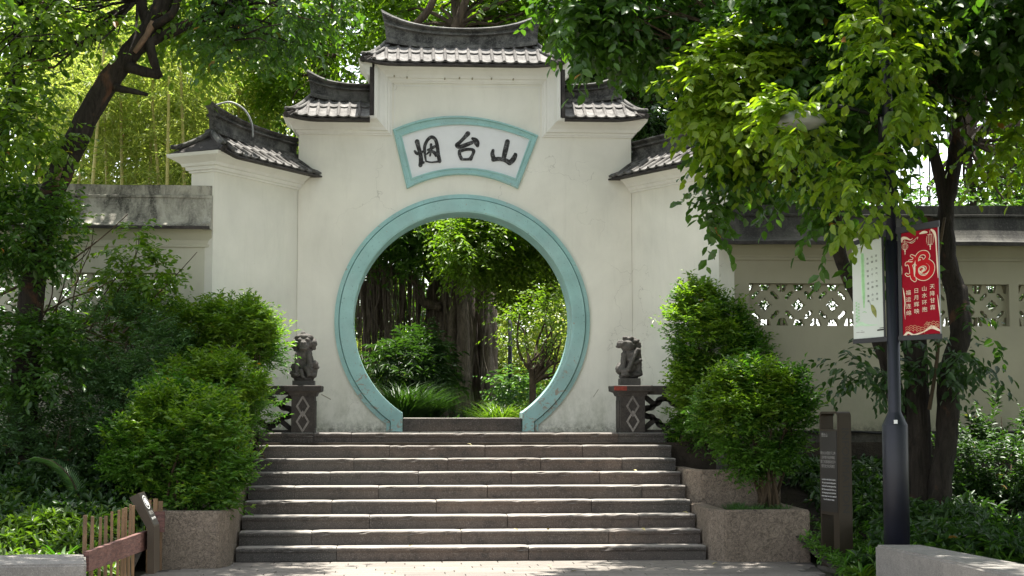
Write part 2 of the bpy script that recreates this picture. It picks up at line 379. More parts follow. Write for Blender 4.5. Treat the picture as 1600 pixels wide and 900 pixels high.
def bevel_mesh(name, dims, bev, mat, seg=2, rough=0.0, cuts=0, seed=0):
    """a block 0..dx, 0..dy, 0..dz with rounded, slightly uneven edges"""
    bm = bmesh.new(); bmesh.ops.create_cube(bm, size=1)
    for v in bm.verts: v.co = Vector(((v.co.x + .5) * dims[0], (v.co.y + .5) * dims[1], (v.co.z + .5) * dims[2]))
    if cuts:
        n = max(1, int(dims[0] / cuts))
        for i in range(1, n):
            g = bm.verts[:] + bm.edges[:] + bm.faces[:]
            bmesh.ops.bisect_plane(bm, geom=g, plane_co=(dims[0] * i / n, 0, 0), plane_no=(1, 0, 0))
    es = [e for e in bm.edges if len(e.link_faces) == 2 and e.calc_face_angle(0) > 0.5]
    if bev: bmesh.ops.bevel(bm, geom=es, offset=bev, segments=seg, profile=0.5, affect='EDGES')
    if rough:
        for v in bm.verts:
            q = v.co * 5 + Vector((seed * 13.1, seed * 7.7, 3)); v.co += Vector((0.3 * noise.noise(q * 2), noise.noise(q + Vector((9, 0, 0))), noise.noise(q + Vector((0, 9, 0))))) * rough
    me = bpy.data.meshes.new(name); bm.to_mesh(me); bm.free(); me.materials.append(MATS[mat])
    return me
def poly_plate(outline, y0, y1, holes=()):
    """xz outline (with holes) -> plate between depths y0 (front) and y1: verts, faces"""
    from mathutils.geometry import tessellate_polygon
    loops = [[Vector((x, z, 0)) for x, z in outline]] + [[Vector((x, z, 0)) for x, z in h] for h in holes]
    tris = tessellate_polygon(loops); flat = [v for l in loops for v in l]; n = len(flat)
    vs = [(v.x, y0, v.y) for v in flat] + [(v.x, y1, v.y) for v in flat]
    fs = [tuple(t) for t in tris] + [tuple(i + n for i in reversed(t)) for t in tris]
    o = 0
    for l in loops:
        k = len(l)
        for i in range(k): a = o + i; b = o + (i + 1) % k; fs.append((a, b, b + n, a + n))
        o += k
    return vs, fs

def ribbon_mesh(strokes, T, y0=0.0, th=0.004, step=0.0006):
    """brush strokes [(x, y, width)...] in sheet units; T maps (x, y, depth) to the place"""
    mb = MB(); d = 0
    for st in strokes:
        pts = catmull(st, 5); d += step
        L = []; Rr = []
        for i, (x, y, w) in enumerate(pts):
            a = pts[max(0, i - 1)]; b = pts[min(len(pts) - 1, i + 1)]
            tx, ty = b[0] - a[0], b[1] - a[1]; l = math.hypot(tx, ty) or 1; nx, ny = -ty / l, tx / l
            L.append((x + nx * w / 2, y + ny * w / 2)); Rr.append((x - nx * w / 2, y - ny * w / 2))
        def cap(c, w, ang): return [(c[0] + math.cos(ang + a) * w / 2, c[1] + math.sin(ang + a) * w / 2) for a in (R(60), R(30), 0, R(-30), R(-60))]
        a1 = math.atan2(pts[-1][1] - pts[-2][1], pts[-1][0] - pts[-2][0]); a0 = math.atan2(pts[0][1] - pts[1][1], pts[0][0] - pts[1][0])
        o = len(mb.v); n = len(pts)
        for p in L + Rr: mb.v.append(tuple(T(p[0], p[1], y0 + th + d)))
        for p in L + Rr: mb.v.append(tuple(T(p[0], p[1], y0)))
        for i in range(n - 1):
            mb.f.append((o + i, o + i + 1, o + n + i + 1, o + n + i)); mb.m.append(0)
            mb.f.append((o + i, o + i + 1, o + 2 * n + i + 1, o + 2 * n + i)); mb.m.append(0)
            mb.f.append((o + n + i, o + n + i + 1, o + 3 * n + i + 1, o + 3 * n + i)); mb.m.append(0)
        for c, w, ang in ((pts[-1], pts[-1][2], a1), (pts[0], pts[0][2], a0)):
            ps = cap(c, w, ang); o2 = len(mb.v)
            full = [(c[0] + math.cos(ang + R(90)) * w / 2, c[1] + math.sin(ang + R(90)) * w / 2)] + ps + [(c[0] + math.cos(ang - R(90)) * w / 2, c[1] + math.sin(ang - R(90)) * w / 2)]
            mb.v += [tuple(T(p[0], p[1], y0 + th + d)) for p in full]; mb.f.append(tuple(range(o2, o2 + len(full)))); mb.m.append(0)
    return mb
def text_mesh(body, size, extrude=0.0):
    c = bpy.data.curves.new('lettering', 'FONT'); c.body = body; c.size = size; c.extrude = extrude; c.align_x = 'CENTER'; c.align_y = 'CENTER'; c.resolution_u = 3
    o = bpy.data.objects.new('lettering', c); C.objects.link(o)
    me = bpy.data.meshes.new_from_object(o.evaluated_get(bpy.context.evaluated_depsgraph_get()))
    C.objects.unlink(o); bpy.data.objects.remove(o); return me
def blob_mesh(name, blobs, voxel, mat, rough=0.0):
    """overlapping ellipsoids (and capsules) merged into one carved surface"""
    bm = bmesh.new()
    for b in blobs:
        if len(b) == 3:           # capsule: p, q, (r0, r1)
            p, q, (r0, r1) = b; p = Vector(p); q = Vector(q); n = max(3, int((q - p).length / min(r0, r1) * 2))
            items = [(p.lerp(q, i / n), (r0 + (r1 - r0) * i / n,) * 3) for i in range(n + 1)]
        else: items = [(Vector(b[0]), b[1])]
        for c, r in items:
            bmesh.ops.create_icosphere(bm, subdivisions=2, radius=1, matrix=Matrix.Translation(c) @ Matrix.Diagonal((*r, 1)))
    me = bpy.data.meshes.new('tmp'); bm.to_mesh(me); bm.free(); o = bpy.data.objects.new('tmp', me); C.objects.link(o)
    m = o.modifiers.new('r', 'REMESH'); m.mode = 'VOXEL'; m.voxel_size = voxel
    out = bpy.data.meshes.new_from_object(o.evaluated_get(bpy.context.evaluated_depsgraph_get()))
    C.objects.unlink(o); bpy.data.objects.remove(o); out.name = name
    if rough:
        out.calc_loop_triangles()
        for v in out.vertices: v.co += v.normal * rough * (noise.noise(v.co * 22) + .6 * noise.noise(v.co * 55))
    out.materials.clear(); out.materials.append(MATS[mat]); out.shade_smooth(); return out
# ================================================================= GROUND AND SETTING
LZ = 1.35                       # level of the top landing
GY = 21.5                       # front face of the gate wall
def bed_z(x, y, side):
    """planting bed rising from the pavement towards the walls"""
    t = min(1, max(0, (y - 15.2) / 4.6)); b = 0.02 + 0.72 * t ** 1.2 if side > 0 else 0.0 + 1.0 * t ** 1.1
    return b + 0.06 * noise.noise(Vector((x * .8, y * .8, side)))
g = MB().box(-400, -60, -0.5, 400, 900, -0.03).build('ground', 'earth_far'); struct(g)
def grid_sheet(name, mat, x0, x1, y0, y1, step, zf, parent=None):
    nx = int((x1 - x0) / step) + 1; ny = int((y1 - y0) / step) + 1; mb = MB()
    for j in range(ny):
        for i in range(nx):
            x = x0 + (x1 - x0) * i / (nx - 1); y = y0 + (y1 - y0) * j / (ny - 1); mb.v.append((x, y, zf(x, y)))
    for j in range(ny - 1):
        for i in range(nx - 1):
            a = j * nx + i; mb.f.append((a, a + 1, a + nx + 1, a + nx)); mb.m.append(0)
    return mb.build(name, mat, parent, True)
struct(grid_sheet('planting_bed', 'soil', -14, -2.6, 12.9, 20.5, 0.25, lambda x, y: bed_z(x, y, -1)))
struct(grid_sheet('planting_bed', 'soil', 4.22, 14, 13.4, 20.5, 0.25, lambda x, y: bed_z(x, y, 1)))
struct(grid_sheet('garden_ground', 'soil', -40, 60, 22.3, 120, 1.0, lambda x, y: LZ - 0.06 + 0.10 * noise.noise(Vector((x * .3, y * .3, 5))) + max(0, y - 60) * .01))
hs = MB().box(-14, 19.95, -0.4, 14.5, 22.6, LZ - 0.12); struct(hs.build('landing_fill', 'soil'))

# pavement in courses of granite setts
pv = MB()
pv.add([(-2.15, 17.52, -0.012), (3.9, 17.52, -0.012), (4.42, 17.3, -0.012), (4.16, 15.7, -0.012), (4.12, 13.9, -0.012), (4.2, -30, -0.012), (-3.2, -30, -0.012), (-2.60, 13.0, -0.012), (-2.60, 16.95, -0.012), (-2.15, 17.0, -0.012)], [tuple(range(10))])
pave = struct(pv.build('pavement', 'joint_mortar', fix=False))
far = MB().box(-2.95, -30, -0.011, 4.15, 14.0, -0.001).build('paving_slab', 'sidewalk_far', pave)
def in_pave(x, y):
    xr = 3.6 if y > 17.25 else 4.40 + (y - 17.3) * 0.16
    xl = -2.1 if y > 16.9 else -2.58
    return xl + .02 < x < xr - .02
pm = bevel_mesh('paving_stone', (0.592, 0.192, 0.05), 0.004, 'paving_stone_granite', 1)
pm_half = bevel_mesh('paving_stone', (0.292, 0.192, 0.05), 0.004, 'paving_stone_granite', 1)
row = 0; y = 17.32
while y > 13.9:
    x = -2.58 - (0.3 if row % 2 else 0) - 0.1 * ((row * 7) % 3)
    while x < 4.3:
        if in_pave(x + .05, y + .1) and in_pave(x + .55, y + .1): link('paving_stone', pm, pave, (x, y, -0.052 + 0.002 * random.random()), (0, 0, 0))
        elif in_pave(x + .02, y + .1) and in_pave(x + .27, y + .1): link('paving_stone', pm_half, pave, (x, y, -0.051), (0, 0, 0))
        elif in_pave(x + .32, y + .1) and in_pave(x + .57, y + .1): link('paving_stone', pm_half, pave, (x + .3, y, -0.051), (0, 0, 0))
        x += 0.6
    y -= 0.2; row += 1

# ================================================================= STAIRCASE
SX0, SX1 = -1.80, 3.31
stair = empty('stone_staircase', ((SX0 + SX1) / 2, 17.5, 0), 'wide flight of nine worn granite steps rising to the round gate', 'staircase')
core = MB()
for k in range(9): core.box(SX0 + .06, 17.56 + .32 * k, -0.3, SX1 - .06, 17.56 + .32 * (k + 1) if k < 8 else 21.45, 0.15 * (k + 1) - 0.03)
core.build('core', 'plinth_stone', stair)
JO = {8: [490, 549, 814, 966], 7: [609, 758, 910], 6: [553, 700, 845, 972], 5: [516, 654, 799, 937], 4: [460, 592, 762, 1003], 3: [519, 682, 924], 2: [578, 793, 998], 1: [488, 721, 951], 0: [527, 826]}
def nosed_stone(w, dep, seed):
    prof = [(.016, 0), (.016, .085), (.010, .098), (.0, .104), (-.004, .118), (-.003, .134), (.006, .145), (.022, .149), (dep * .5, .147), (dep, .146), (dep, 0)]
    n = max(2, int(w / .07)); mb = MB(); rr = []
    for i in range(n + 1):
        x = w * i / n; e_ = .006 if i in (0, n) else 0; ring = []
        for j, (y, z) in enumerate(prof):
            q = Vector((x * 4 + seed * 9.7, y * 8, z * 9)); f = 1 if j < 9 else 0
            chip = max(0, noise.noise(q * 2.3) - .28) * .05 if 3 <= j <= 6 else 0
            ring.append((x, y + f * (.005 * noise.noise(q) + e_ + chip), z + (f * (.004 * noise.noise(q + Vector((0, 5, 0)))) - (e_ * .6 if z > .1 else 0) - chip * .5 if z > .02 else 0)))
        rr.append(ring)
    mb.sweep(rr, True, True); me = bpy.data.meshes.new('step_stone'); me.from_pydata(mb.v, [], mb.f); me.materials.append(MATS['step_granite'])
    bm = bmesh.new(); bm.from_mesh(me); bmesh.ops.recalc_face_normals(bm, faces=bm.faces); bm.to_mesh(me); bm.free(); return me
for k in range(9):
    Y = 17.5 + .32 * k; z1 = .15 * (k + 1)
    xs = [SX0] + sorted(P(j, 700, Y).x for j in JO[k]) + [SX1]
    for i in range(len(xs) - 1):
        w = xs[i + 1] - xs[i] - 0.007; dep = 0.345 if k < 8 else 0.42
        me = nosed_stone(w, dep, k * 10 + i)
        link('step_stone', me, stair, (xs[i] + .0035, Y + 0.010 * (random.random() - .5), z1 - 0.148 + 0.005 * (random.random() - .5)), (0, 0, 0.002 * (random.random() - .5)))
land = MB()
for i in range(5):
    a = -2.15 + i * 1.18
    me = bevel_mesh('landing_slab', (1.17, 1.02, 0.10), 0.008, 'step_granite', 1, 0.003, 0.3, 90 + i)
    link('landing_slab', me, stair, (a, 20.49, LZ - .103), (0, 0, 0))

# ================================================================= GATE
gate = empty('moon_gate', (0.78, GY, LZ), 'tall white gate wall with a round opening, stepped tiled roofs and black calligraphy', 'gate')
def X_(px, Y=GY, py=400): return P(px, py, Y).x
def Z_(py, Y=GY, px=723): return P(px, py, Y).z
CXc, CZc = X_(723, GY, 502), Z_(502)
RI = 170 / F_PX * GY * 1.012; RO = 198 / F_PX * GY * 1.008
xl, xr = X_(465), X_(987)
zc = Z_(213); xi, xj = X_(611), X_(847); zt = Z_(131)
ztop = Z_(92)
jx = 93.5 / F_PX * GY * 1.01        # half opening at the threshold
zj = CZc - math.sqrt(RI ** 2 - jx ** 2)
def arc(r, a0, a1, n): return [(CXc + r * math.cos(a0 + (a1 - a0) * i / n), CZc + r * math.sin(a0 + (a1 - a0) * i / n)) for i in range(n + 1)]
ai = math.asin((zj - CZc) / RI)
hole = arc(RI, ai, math.pi - ai, 96)       # from right foot over the top to left foot
outl = [(xl, LZ - .1), (xl, zc), (xi - .26, zc), (xi - .26, ztop), (xj + .26, ztop), (xj + .26, zc), (xr, zc), (xr, LZ - .1), (CXc + jx, LZ - .1)] + hole + [(CXc - jx, LZ - .1)]
vs, fs = poly_plate(outl, GY, GY + .5)
MB().add(vs, fs).build('wall', 'wall_plaster', gate)
# round surround: outer bead, groove and broad proud ring with its reveal
def ring_pts(r, dx):
    a = math.asin(max(-1, min(1, (zj - CZc) / r))) if r < 1.9 else 0
    return None
prof = [(RO, 0.0), (RO, .045), (RO - .055, .055), (RO - .062, .03), (RO - .066, .03), (RO - .070, .095), (RI + .012, .105), (RI - .012, .095), (RI - .014, -.51), (RI + .03, -.53)]
mb = MB(); n = 110; rings = []
for (r, d) in prof:
    # feet: each ring circle runs down to the threshold, then straight to the landing
    ex = jx + (r - RI) * 0.86
    za = CZc - math.sqrt(max(0.0, r * r - ex * ex))
    a = math.asin((za - CZc) / r)
    pts = [(CXc + ex, LZ + .002)] + arc(r, a, math.pi - a, n) + [(CXc - ex, LZ + .002)]
    rings.append([(x, GY - d, z) for x, z in pts])
m_ = len(rings[0])
for i in range(len(rings) - 1):
    o = len(mb.v); mb.v += rings[i] + rings[i + 1]
    for j in range(m_ - 1): mb.f.append((o + j, o + j + 1, o + m_ + j + 1, o + m_ + j)); mb.m.append(0)
sur = mb.build('round_surround', 'teal_paint', gate)
for p_ in sur.data.polygons: p_.use_smooth = False
# threshold stone
me = bevel_mesh('threshold_stone', (2 * jx - .03, .40, Z_(653) - LZ), 0.012, 'step_granite', 2, .004, .2, 77)
link('threshold_stone', me, gate, (CXc - jx + .015, GY - .0, LZ), (0, 0, 0))

# cornice swept along the stepped outline
def prof_sweep(profile, path_fn, name, mat, parent, close_back=True):
    mb = MB(); rings = [path_fn(o, d) for o, d in profile]; n = len(rings[0])
    for i in range(len(rings) - 1):
        o = len(mb.v); mb.v += [tuple(v) for v in rings[i] + rings[i + 1]]
        for j in range(n - 1): mb.f.append((o + j, o + j + 1, o + n + j + 1, o + n + j)); mb.m.append(0)
    return mb.build(name, mat, parent)
CP = [(0, -.01), (0, .02), (.018, .022), (.022, .035), (.055, .045), (.06, .07), (.10, .085), (.155, .13), (.19, .19), (.205, .20), (.235, .205), (.24, -.02)]
def path(o, d):
    return [(xl - d, GY + .5, zc + o), (xl - d, GY - d, zc + o), (xi - o, GY - d, zc + o), (xi - o, GY - d, zt + o), (xj + o, GY - d, zt + o), (xj + o, GY - d, zc + o), (xr + d, GY - d, zc + o), (xr + d, GY + .5, zc + o)]
prof_sweep(CP, path, 'cornice', 'moulding_plaster', gate)
# dark weathered edges of the tower and its flanks; flared cornice round the tower's sides
txl, txr = xi - .262, xj + .262
MB().box(txl - .035, GY - .215, Z_(186), txl + .012, GY + .52, Z_(99)).build('tower_edge', 'roof_edge', gate)
MB().box(txr - .012, GY - .215, Z_(187), txr + .035, GY + .52, Z_(103)).build('tower_edge', 'roof_edge', gate)
zs = Z_(125)
for sx, x0 in ((-1, txl - .035), (1, txr + .035)):
    mb = MB(); rr = []
    for o, d in [(0, 0), (.02, .03), (.05, .035), (.10, .06), (.16, .11), (.20, .15), (.232, .155)]:
        rr.append([(x0 + sx * d, GY - .20 - d * .2, zs + o), (x0 + sx * d, GY + .52 + d * .5, zs + o), (x0 - sx * .03, GY + .52 + d * .5, zs + o), (x0 - sx * .03, GY - .20 - d * .2, zs + o)])
    mb.sweep(rr, True, True); mb.build('side_cornice', 'moulding_plaster', gate)
# rectangular sunk border of the tower panel
bw = .012
for (a, b_, c_, d_) in ((xi + .03, zc, xi + .045, zt - .03), (xj - .045, zc, xj - .03, zt - .03), (xi + .0455, zt - .045, xj - .0455, zt - .03)):
    MB().box(a, GY - .008, b_, c_, GY + .01, d_).build('panel_bead', 'moulding_plaster', gate)

for px, py in ((616, 119), (636, 121), (695, 123), (718, 122), (738, 123), (768, 123), (802, 124)):      # old fixing spots on the cornice
    p = P(px, py, GY - .09); MB().tube([(p.x, GY - .12, p.z), (p.x, GY - .06, p.z)], .011, 8).build('fixing_spot', 'boundary_plaster_aged_shaded', gate)
for (xa, ya, xb, yb) in ((502, 617, 517, 625), (935, 609, 927, 621)):                                          # peeled strips of old tape
    a_, b_ = P(xa, ya, GY), P(xb, yb, GY); w_ = Vector((0, 0, .014)); f_ = Vector((0, -.003, 0))
    MB().add([a_ + f_, b_ + f_, b_ + w_ + f_, a_ + w_ + f_, a_, b_, b_ + w_, a_ + w_], [(0, 1, 2, 3), (0, 1, 5, 4), (3, 2, 6, 7), (0, 3, 7, 4), (1, 2, 6, 5)]).build('tape_strip', 'boundary_plaster_aged_shaded', gate)
# ---- tiled roofs, built in a local frame: x along the eave, -y to the front
pan_me = MB()
def pan_mesh(w, l):
    mb = MB(); n = 4; rr = []
    for yy, zz in ((0, .024), (l, 0.0)):
        top = [(-w / 2 + w * i / n, yy, zz + .016 * (2 * i / n - 1) ** 2) for i in range(n + 1)]; bot = [(x, y, z - .022) for x, y, z in reversed(top)]
        rr.append(top + bot)
    mb.sweep(rr, True, True); me = bpy.data.meshes.new('pan_tile'); me.from_pydata(mb.v, [], mb.f); me.materials.append(MATS['roof_tile'])
    bm = bmesh.new(); bm.from_mesh(me); bmesh.ops.recalc_face_normals(bm, faces=bm.faces); bm.to_mesh(me); bm.free(); return me
def roll_mesh(r, l):
    mb = MB(); rr = []; n = 7
    for k, (yy, s) in enumerate(((0, 1.12), (.03, 1.12), (.035, 1.0), (l * .5, 1.0), (l * .5 + .004, .93), (l, .93))):
        rr.append([(r * s * math.cos(math.pi * i / n), yy, r * s * math.sin(math.pi * i / n) * 1.15 - .004) for i in range(n + 1)])
    mb.sweep(rr, True, True); me = bpy.data.meshes.new('roll_tile'); me.from_pydata(mb.v, [], mb.f); me.materials.append(MATS['roll_tile'])
    bm = bmesh.new(); bm.from_mesh(me); bmesh.ops.recalc_face_normals(bm, faces=bm.faces); bm.to_mesh(me); bm.free(); return me
def roof(gate, M, L, oh, back, h, left, right, ridge_h=.27, up=.2, baseup=.09, nroll=17, inset=.30, hipcover=True, label=None):
    """M: 4x4 placing of the local frame (origin: eave line start, wall front plane, eave height)"""
    yr = back / 2.0; D = yr + oh                         # eave at y=-oh, ridge line at y=yr
    li = inset if left == 'hip' else 0; ri = inset if right == 'hip' else 0
    def T(x, y, z): return M @ Vector((x, y, z))
    mb = MB(); n = 24
    def zup(x):            # eave corners lift a little
        a = 0
        if left == 'hip': a += .055 * max(0, 1 - x / .45) ** 2
        if right == 'hip': a += .055 * max(0, 1 - (L - x) / .45) ** 2
        return a
    # roof body: front and back slopes, hip ends, thin dark eave board below
    def slope(sgn):
        top = [T(li + (L - li - ri) * i / n, yr, h) for i in range(n + 1)]
        bot = [T(L * i / n, -oh if sgn < 0 else back + oh * .7, zup(L * i / n)) for i in range(n + 1)]
        o = len(mb.v); mb.v += [tuple(v) for v in top + bot]
        for i in range(n): mb.f.append((o + i, o + i + 1, o + n + 2 + i, o + n + 1 + i)); mb.m.append(0)
    slope(-1); slope(1)
    for e, hx, x in ((left, li, 0), (right, L - ri, L)):
        o = len(mb.v); mb.v += [tuple(T(hx, yr, h)), tuple(T(x, -oh, zup(x))), tuple(T(x, back + oh * .7, zup(x)))]; mb.f.append((o, o + 1, o + 2)); mb.m.append(0)
    rf = mb.build('roof', 'roof_edge', gate)
    mb = MB(); rr = []
    for i in range(n + 1):
        x = L * i / n; z = zup(x)
        rr.append([T(x, -oh - .02, z - .014), T(x, -oh - .02, z + .006), T(x, back + oh * .7, z + .006), T(x, back + oh * .7, z - .014)])
    mb.sweep(rr, True, True); mb.build('eave_board', 'roof_edge', rf)
    # tiles
    sl = math.atan2(h, D); SL = math.hypot(h, D); sp = L / nroll
    pm_ = pan_mesh(sp * .93, SL / 2 + .02); rm = roll_mesh(min(.030, sp * .17), SL - .01)
    Rz = M.to_3x3().normalized().to_4x4()
    for side in (-1, 1):
        for i in range(nroll + 1):
            x = i * sp
            def vmax(x):
                v = 1.0
                if li and x < li: v = min(v, x / li)
                if ri and x > L - ri: v = min(v, (L - x) / ri)
                return v
            v = vmax(x) if 0 < i < nroll else 0
            if v > .22:
                o = link('roll_tile', rm, rf)
                loc = T(x, -oh if side < 0 else back + oh * .7, zup(x) + .034)
                Ss = Matrix.Diagonal((1, v - .04, 1, 1))
                RR = Rz @ (Matrix.Rotation(sl, 4, 'X') if side < 0 else Matrix.Rotation(math.pi, 4, 'Z') @ Matrix.Rotation(math.atan2(h, D - oh * .3 + 0), 4, 'X'))
                o.matrix_parent_inverse = rf.matrix_basis.inverted(); o.matrix_basis = Matrix.Translation(loc) @ RR @ Ss
            if i < nroll and side < 0:
                xm = x + sp / 2; v = vmax(xm)
                for c in range(2):
                    if (c + .55) / 2 > v: continue
                    o = link('pan_tile', pm_, rf); f = c / 2
                    loc = T(xm, -oh + D * f + .003, zup(xm) + h * f + .012 + .003 * random.random())
                    o.matrix_parent_inverse = rf.matrix_basis.inverted()
                    o.matrix_basis = Matrix.Translation(loc) @ Rz @ Matrix.Rotation(sl + .012 * random.random(), 4, 'X') @ Matrix.Rotation(.02 * (random.random() - .5), 4, 'Z')
    # hips: paired curved rolls sweeping out to the eave corner
    for e, hx, x, s in ((left, li, 0, -1), (right, L - ri, L, 1)):
        if e != 'hip': continue
        for off, rad in ((0.0, .034), (.075, .028)):
            for fy in (-1, 1):
                pts = []
                for k in range(11):
                    t = k / 10; xx = hx - s * off + (x - hx + s * .0) * t; yy = yr + ((-oh - yr) if fy < 0 else (back + oh * .7 - yr)) * t
                    zz = h * (1 - t) ** 1.35 * 1.0 + .05 + zup(x) * t + .03 * t * t
                    pts.append(T(xx, yy, zz))
                m2 = MB().tube(pts, [rad * (1.05 - .25 * k / 10) for k in range(11)], 8)
                m2.build('hip_roll', 'ridge_plaster', rf, True)
        pts = [T(hx, yr, h + .02), T((hx + x) / 2, yr - (yr + oh) * .5, h * .42 + .0), T(x, -oh, zup(x) - .0)]
        MB().tube(pts, .045, 6).build('hip_bed', 'roof_edge', rf)
    # ridge: lip, sunk panels, mouldings and cap, ends sweeping up to a point
    pr = [(.12, -.04), (.12, .015), (.055, .03), (.055, .15), (.075, .158), (.105, .165), (.105, .18), (.06, .187), (.06, .212), (.105, .235), (.125, .24), (.125, .256), (.04, .285)]
    s_ = ridge_h / .285
    loop = [(-y, z * s_) for y, z in pr] + [(y, z * s_) for y, z in reversed(pr)]
    rr = []; N = 36; Lr = L - li - ri
    for i in range(N + 1):
        t = i / N; x = li + Lr * t
        q = 0; sh = 0
        if left == 'hip': a = max(0, 1 - t / .62 if right == 'hip' else 1 - t); q = max(q, a ** 3.1); sh -= a ** 8
        if right == 'hip': a = max(0, 1 - (1 - t) / .62 if left == 'hip' else t); q = max(q, a ** 3.1); sh += a ** 8
        ring = []
        for (y, z) in loop:
            zz = h - .01 + baseup * q + z * (1 + (up - baseup) / ridge_h * q * .9)
            rel = max(0, z / ridge_h)
            ring.append(T(x + sh * (.07 * rel ** 2), yr + y * (1 - .45 * abs(sh) * rel), zz + abs(sh) * .07 * rel ** 3))
        rr.append(ring)
    m2 = MB(); m2.sweep(rr, True, True); rg = m2.build('ridge', 'ridge_plaster', rf)
    return rf
# tower roof
def frame(p0, p1, yfront, z):
    d = Vector((p1[0] - p0[0], p1[1] - p0[1], 0)); L = d.length; d.normalize()
    n = Vector((-d.y, d.x, 0))
    M = Matrix(((d.x, n.x, 0, p0[0]), (d.y, n.y, 0, p0[1]), (0, 0, 1, z), (0, 0, 0, 1))); return M, L
ya = GY - .30
a = P(566, 97, ya); b = P(880, 103, ya)
M, L = frame((a.x, GY), (b.x, GY), 0, (a.z + b.z) / 2 - .005); roof(gate, M, L, .30, .5, .36, 'hip', 'hip', .27, .19, .09, 17, .31)
a = P(446, 184, ya); M, L = frame((a.x, GY), (txl - .03, GY), 0, a.z - .005); roof(gate, M, L, .29, .5, .36, 'hip', 'butt', .235, .15, .08, 8, .30)
b = P(1011, 187, ya); M, L = frame((txr + .03, GY), (b.x, GY), 0, b.z - .005); roof(gate, M, L, .29, .5, .36, 'butt', 'hip', .235, .15, .08, 8, .30)
# ---- splayed wing walls
WZ = P(335, 268, 19.9).z
wl0 = Vector((X_(332, 19.9, 400), 19.9, 0)); wl1 = Vector((xl + .0, GY + .02, 0))
wr0 = Vector((xr, GY + .02, 0)); wr1 = Vector((X_(1123, 19.9, 400), 19.9, 0))
TH = .34
WCP = [(0, .0), (0, .022), (.02, .025), (.03, .05), (.07, .06), (.075, .085), (.11, .10), (.16, .17), (.185, .215), (.225, .225)]
for p, q, side in ((wl0, wl1, -1), (wr0, wr1, 1)):
    M, L = frame(p, q, 0, WZ)
    T = lambda x, y, z: M @ Vector((x, y, z - 0))
    MB().box(0, 0, LZ - .03 - WZ, L, TH, .0, M).build('wing_wall', 'wall_plaster', gate)
    MB().box(-.02, -.02, LZ - 1.4 - WZ, L, TH, LZ - .032 - WZ, M).build('wing_plinth', 'plinth_stone', gate)
    mb = MB(); rr = []
    for o, d in WCP:
        x0 = -d if side < 0 else 0; x1 = L if side < 0 else L + d
        rr.append([T(x0, -d, o), T(x1, -d, o), T(x1, TH + d, o), T(x0, TH + d, o)])
    mb.sweep(rr, True, True); mb.build('wing_cornice', 'moulding_plaster', gate)
    e0 = .17
    if side < 0: M2, L2 = frame(p - (q - p).normalized() * e0, q + (q - p).normalized() * .12, 0, WZ + .185)
    else: M2, L2 = frame(p - (q - p).normalized() * .12, q + (q - p).normalized() * e0, 0, WZ + .185)
    roof(gate, M2, L2, .28, TH, .31, 'hip' if side < 0 else 'butt', 'hip' if side > 0 else 'butt', .26, .12, .07, 12, .36)

# ---- fan-shaped name plaque
def C4(cx, cy, d): v = P(600 + cx / 6.154, 170 + cy / 6.154, GY); return Vector((v.x, GY - d, v.z))
def fan(TL, TM, TR, BR, BM_, BL, n=24):
    def arc3(a, m, b):
        return [(a[0] * (1 - t) * (1 - 2 * t) + m[0] * 4 * t * (1 - t) + b[0] * t * (2 * t - 1), a[1] * (1 - t) * (1 - 2 * t) + m[1] * 4 * t * (1 - t) + b[1] * t * (2 * t - 1)) for t in [i / n for i in range(n + 1)]]
    return arc3(TL, TM, TR) + arc3(BR, BM_, BL)
fo = fan((85, 205), (745, 75), (1482, 262), (1285, 772), (745, 636), (220, 772))
fi = fan((172, 266), (765, 156), (1398, 296), (1262, 672), (765, 570), (272, 668))
rr = []
for t, d in ((0, 0), (0, .05), (.12, .06), (.22, .06), (.30, .035), (.7, .03), (.86, .042), (1, .038), (1, .0)):
    rr.append([C4(a[0] + (b[0] - a[0]) * t, a[1] + (b[1] - a[1]) * t, d) for a, b in zip(fo, fi)])
mb = MB(); mb.sweep(rr, True, False); mb.build('plaque_frame', 'teal_paint', gate)
mb = MB(); k = len(fi); mb.add([C4(x, y, .012) for x, y in fi], [tuple(range(k))]); mb.build('plaque_panel', 'plaque_white', gate)
CH = {
 'left_character': [[(318, 318, 40), (334, 380, 34), (350, 440, 34), (356, 500, 36), (350, 545, 34)],
   [(296, 410, 20), (318, 432, 26), (352, 430, 22), (376, 408, 14)], [(356, 500, 26), (378, 520, 22), (386, 512, 10)],
   [(404, 508, 14), (392, 430, 22), (392, 360, 26), (420, 300, 26), (458, 274, 28), (494, 298, 28), (512, 360, 30), (520, 430, 30), (534, 505, 32)],
   [(404, 506, 12), (450, 516, 12), (500, 512, 14), (530, 506, 18)],
   [(420, 398, 16), (450, 386, 22), (486, 366, 24)], [(452, 346, 22), (452, 400, 20), (442, 455, 14)],
   [(455, 400, 18), (424, 425, 16), (410, 440, 10)], [(462, 410, 22), (492, 432, 30), (498, 455, 20)]],
 'middle_character': [[(806, 240, 40), (770, 282, 30), (730, 322, 28), (700, 352, 34), (730, 368, 34), (790, 348, 34), (846, 326, 30)],
   [(850, 288, 22), (878, 304, 40), (892, 332, 46), (898, 356, 30)],
   [(728, 408, 30), (726, 440, 28), (744, 482, 28)], [(726, 412, 26), (780, 394, 24), (836, 392, 24), (862, 408, 28), (850, 446, 24), (832, 482, 34)], [(744, 488, 20), (790, 488, 20), (836, 486, 22)]],
 'right_character': [[(1186, 318, 40), (1172, 380, 42), (1158, 440, 40), (1150, 478, 36)],
   [(1048, 402, 24), (1042, 440, 34), (1058, 490, 36)], [(1050, 490, 36), (1100, 484, 34), (1160, 494, 34), (1206, 520, 40)], [(1206, 522, 40), (1240, 490, 42), (1262, 446, 34), (1258, 436, 20)]],
}
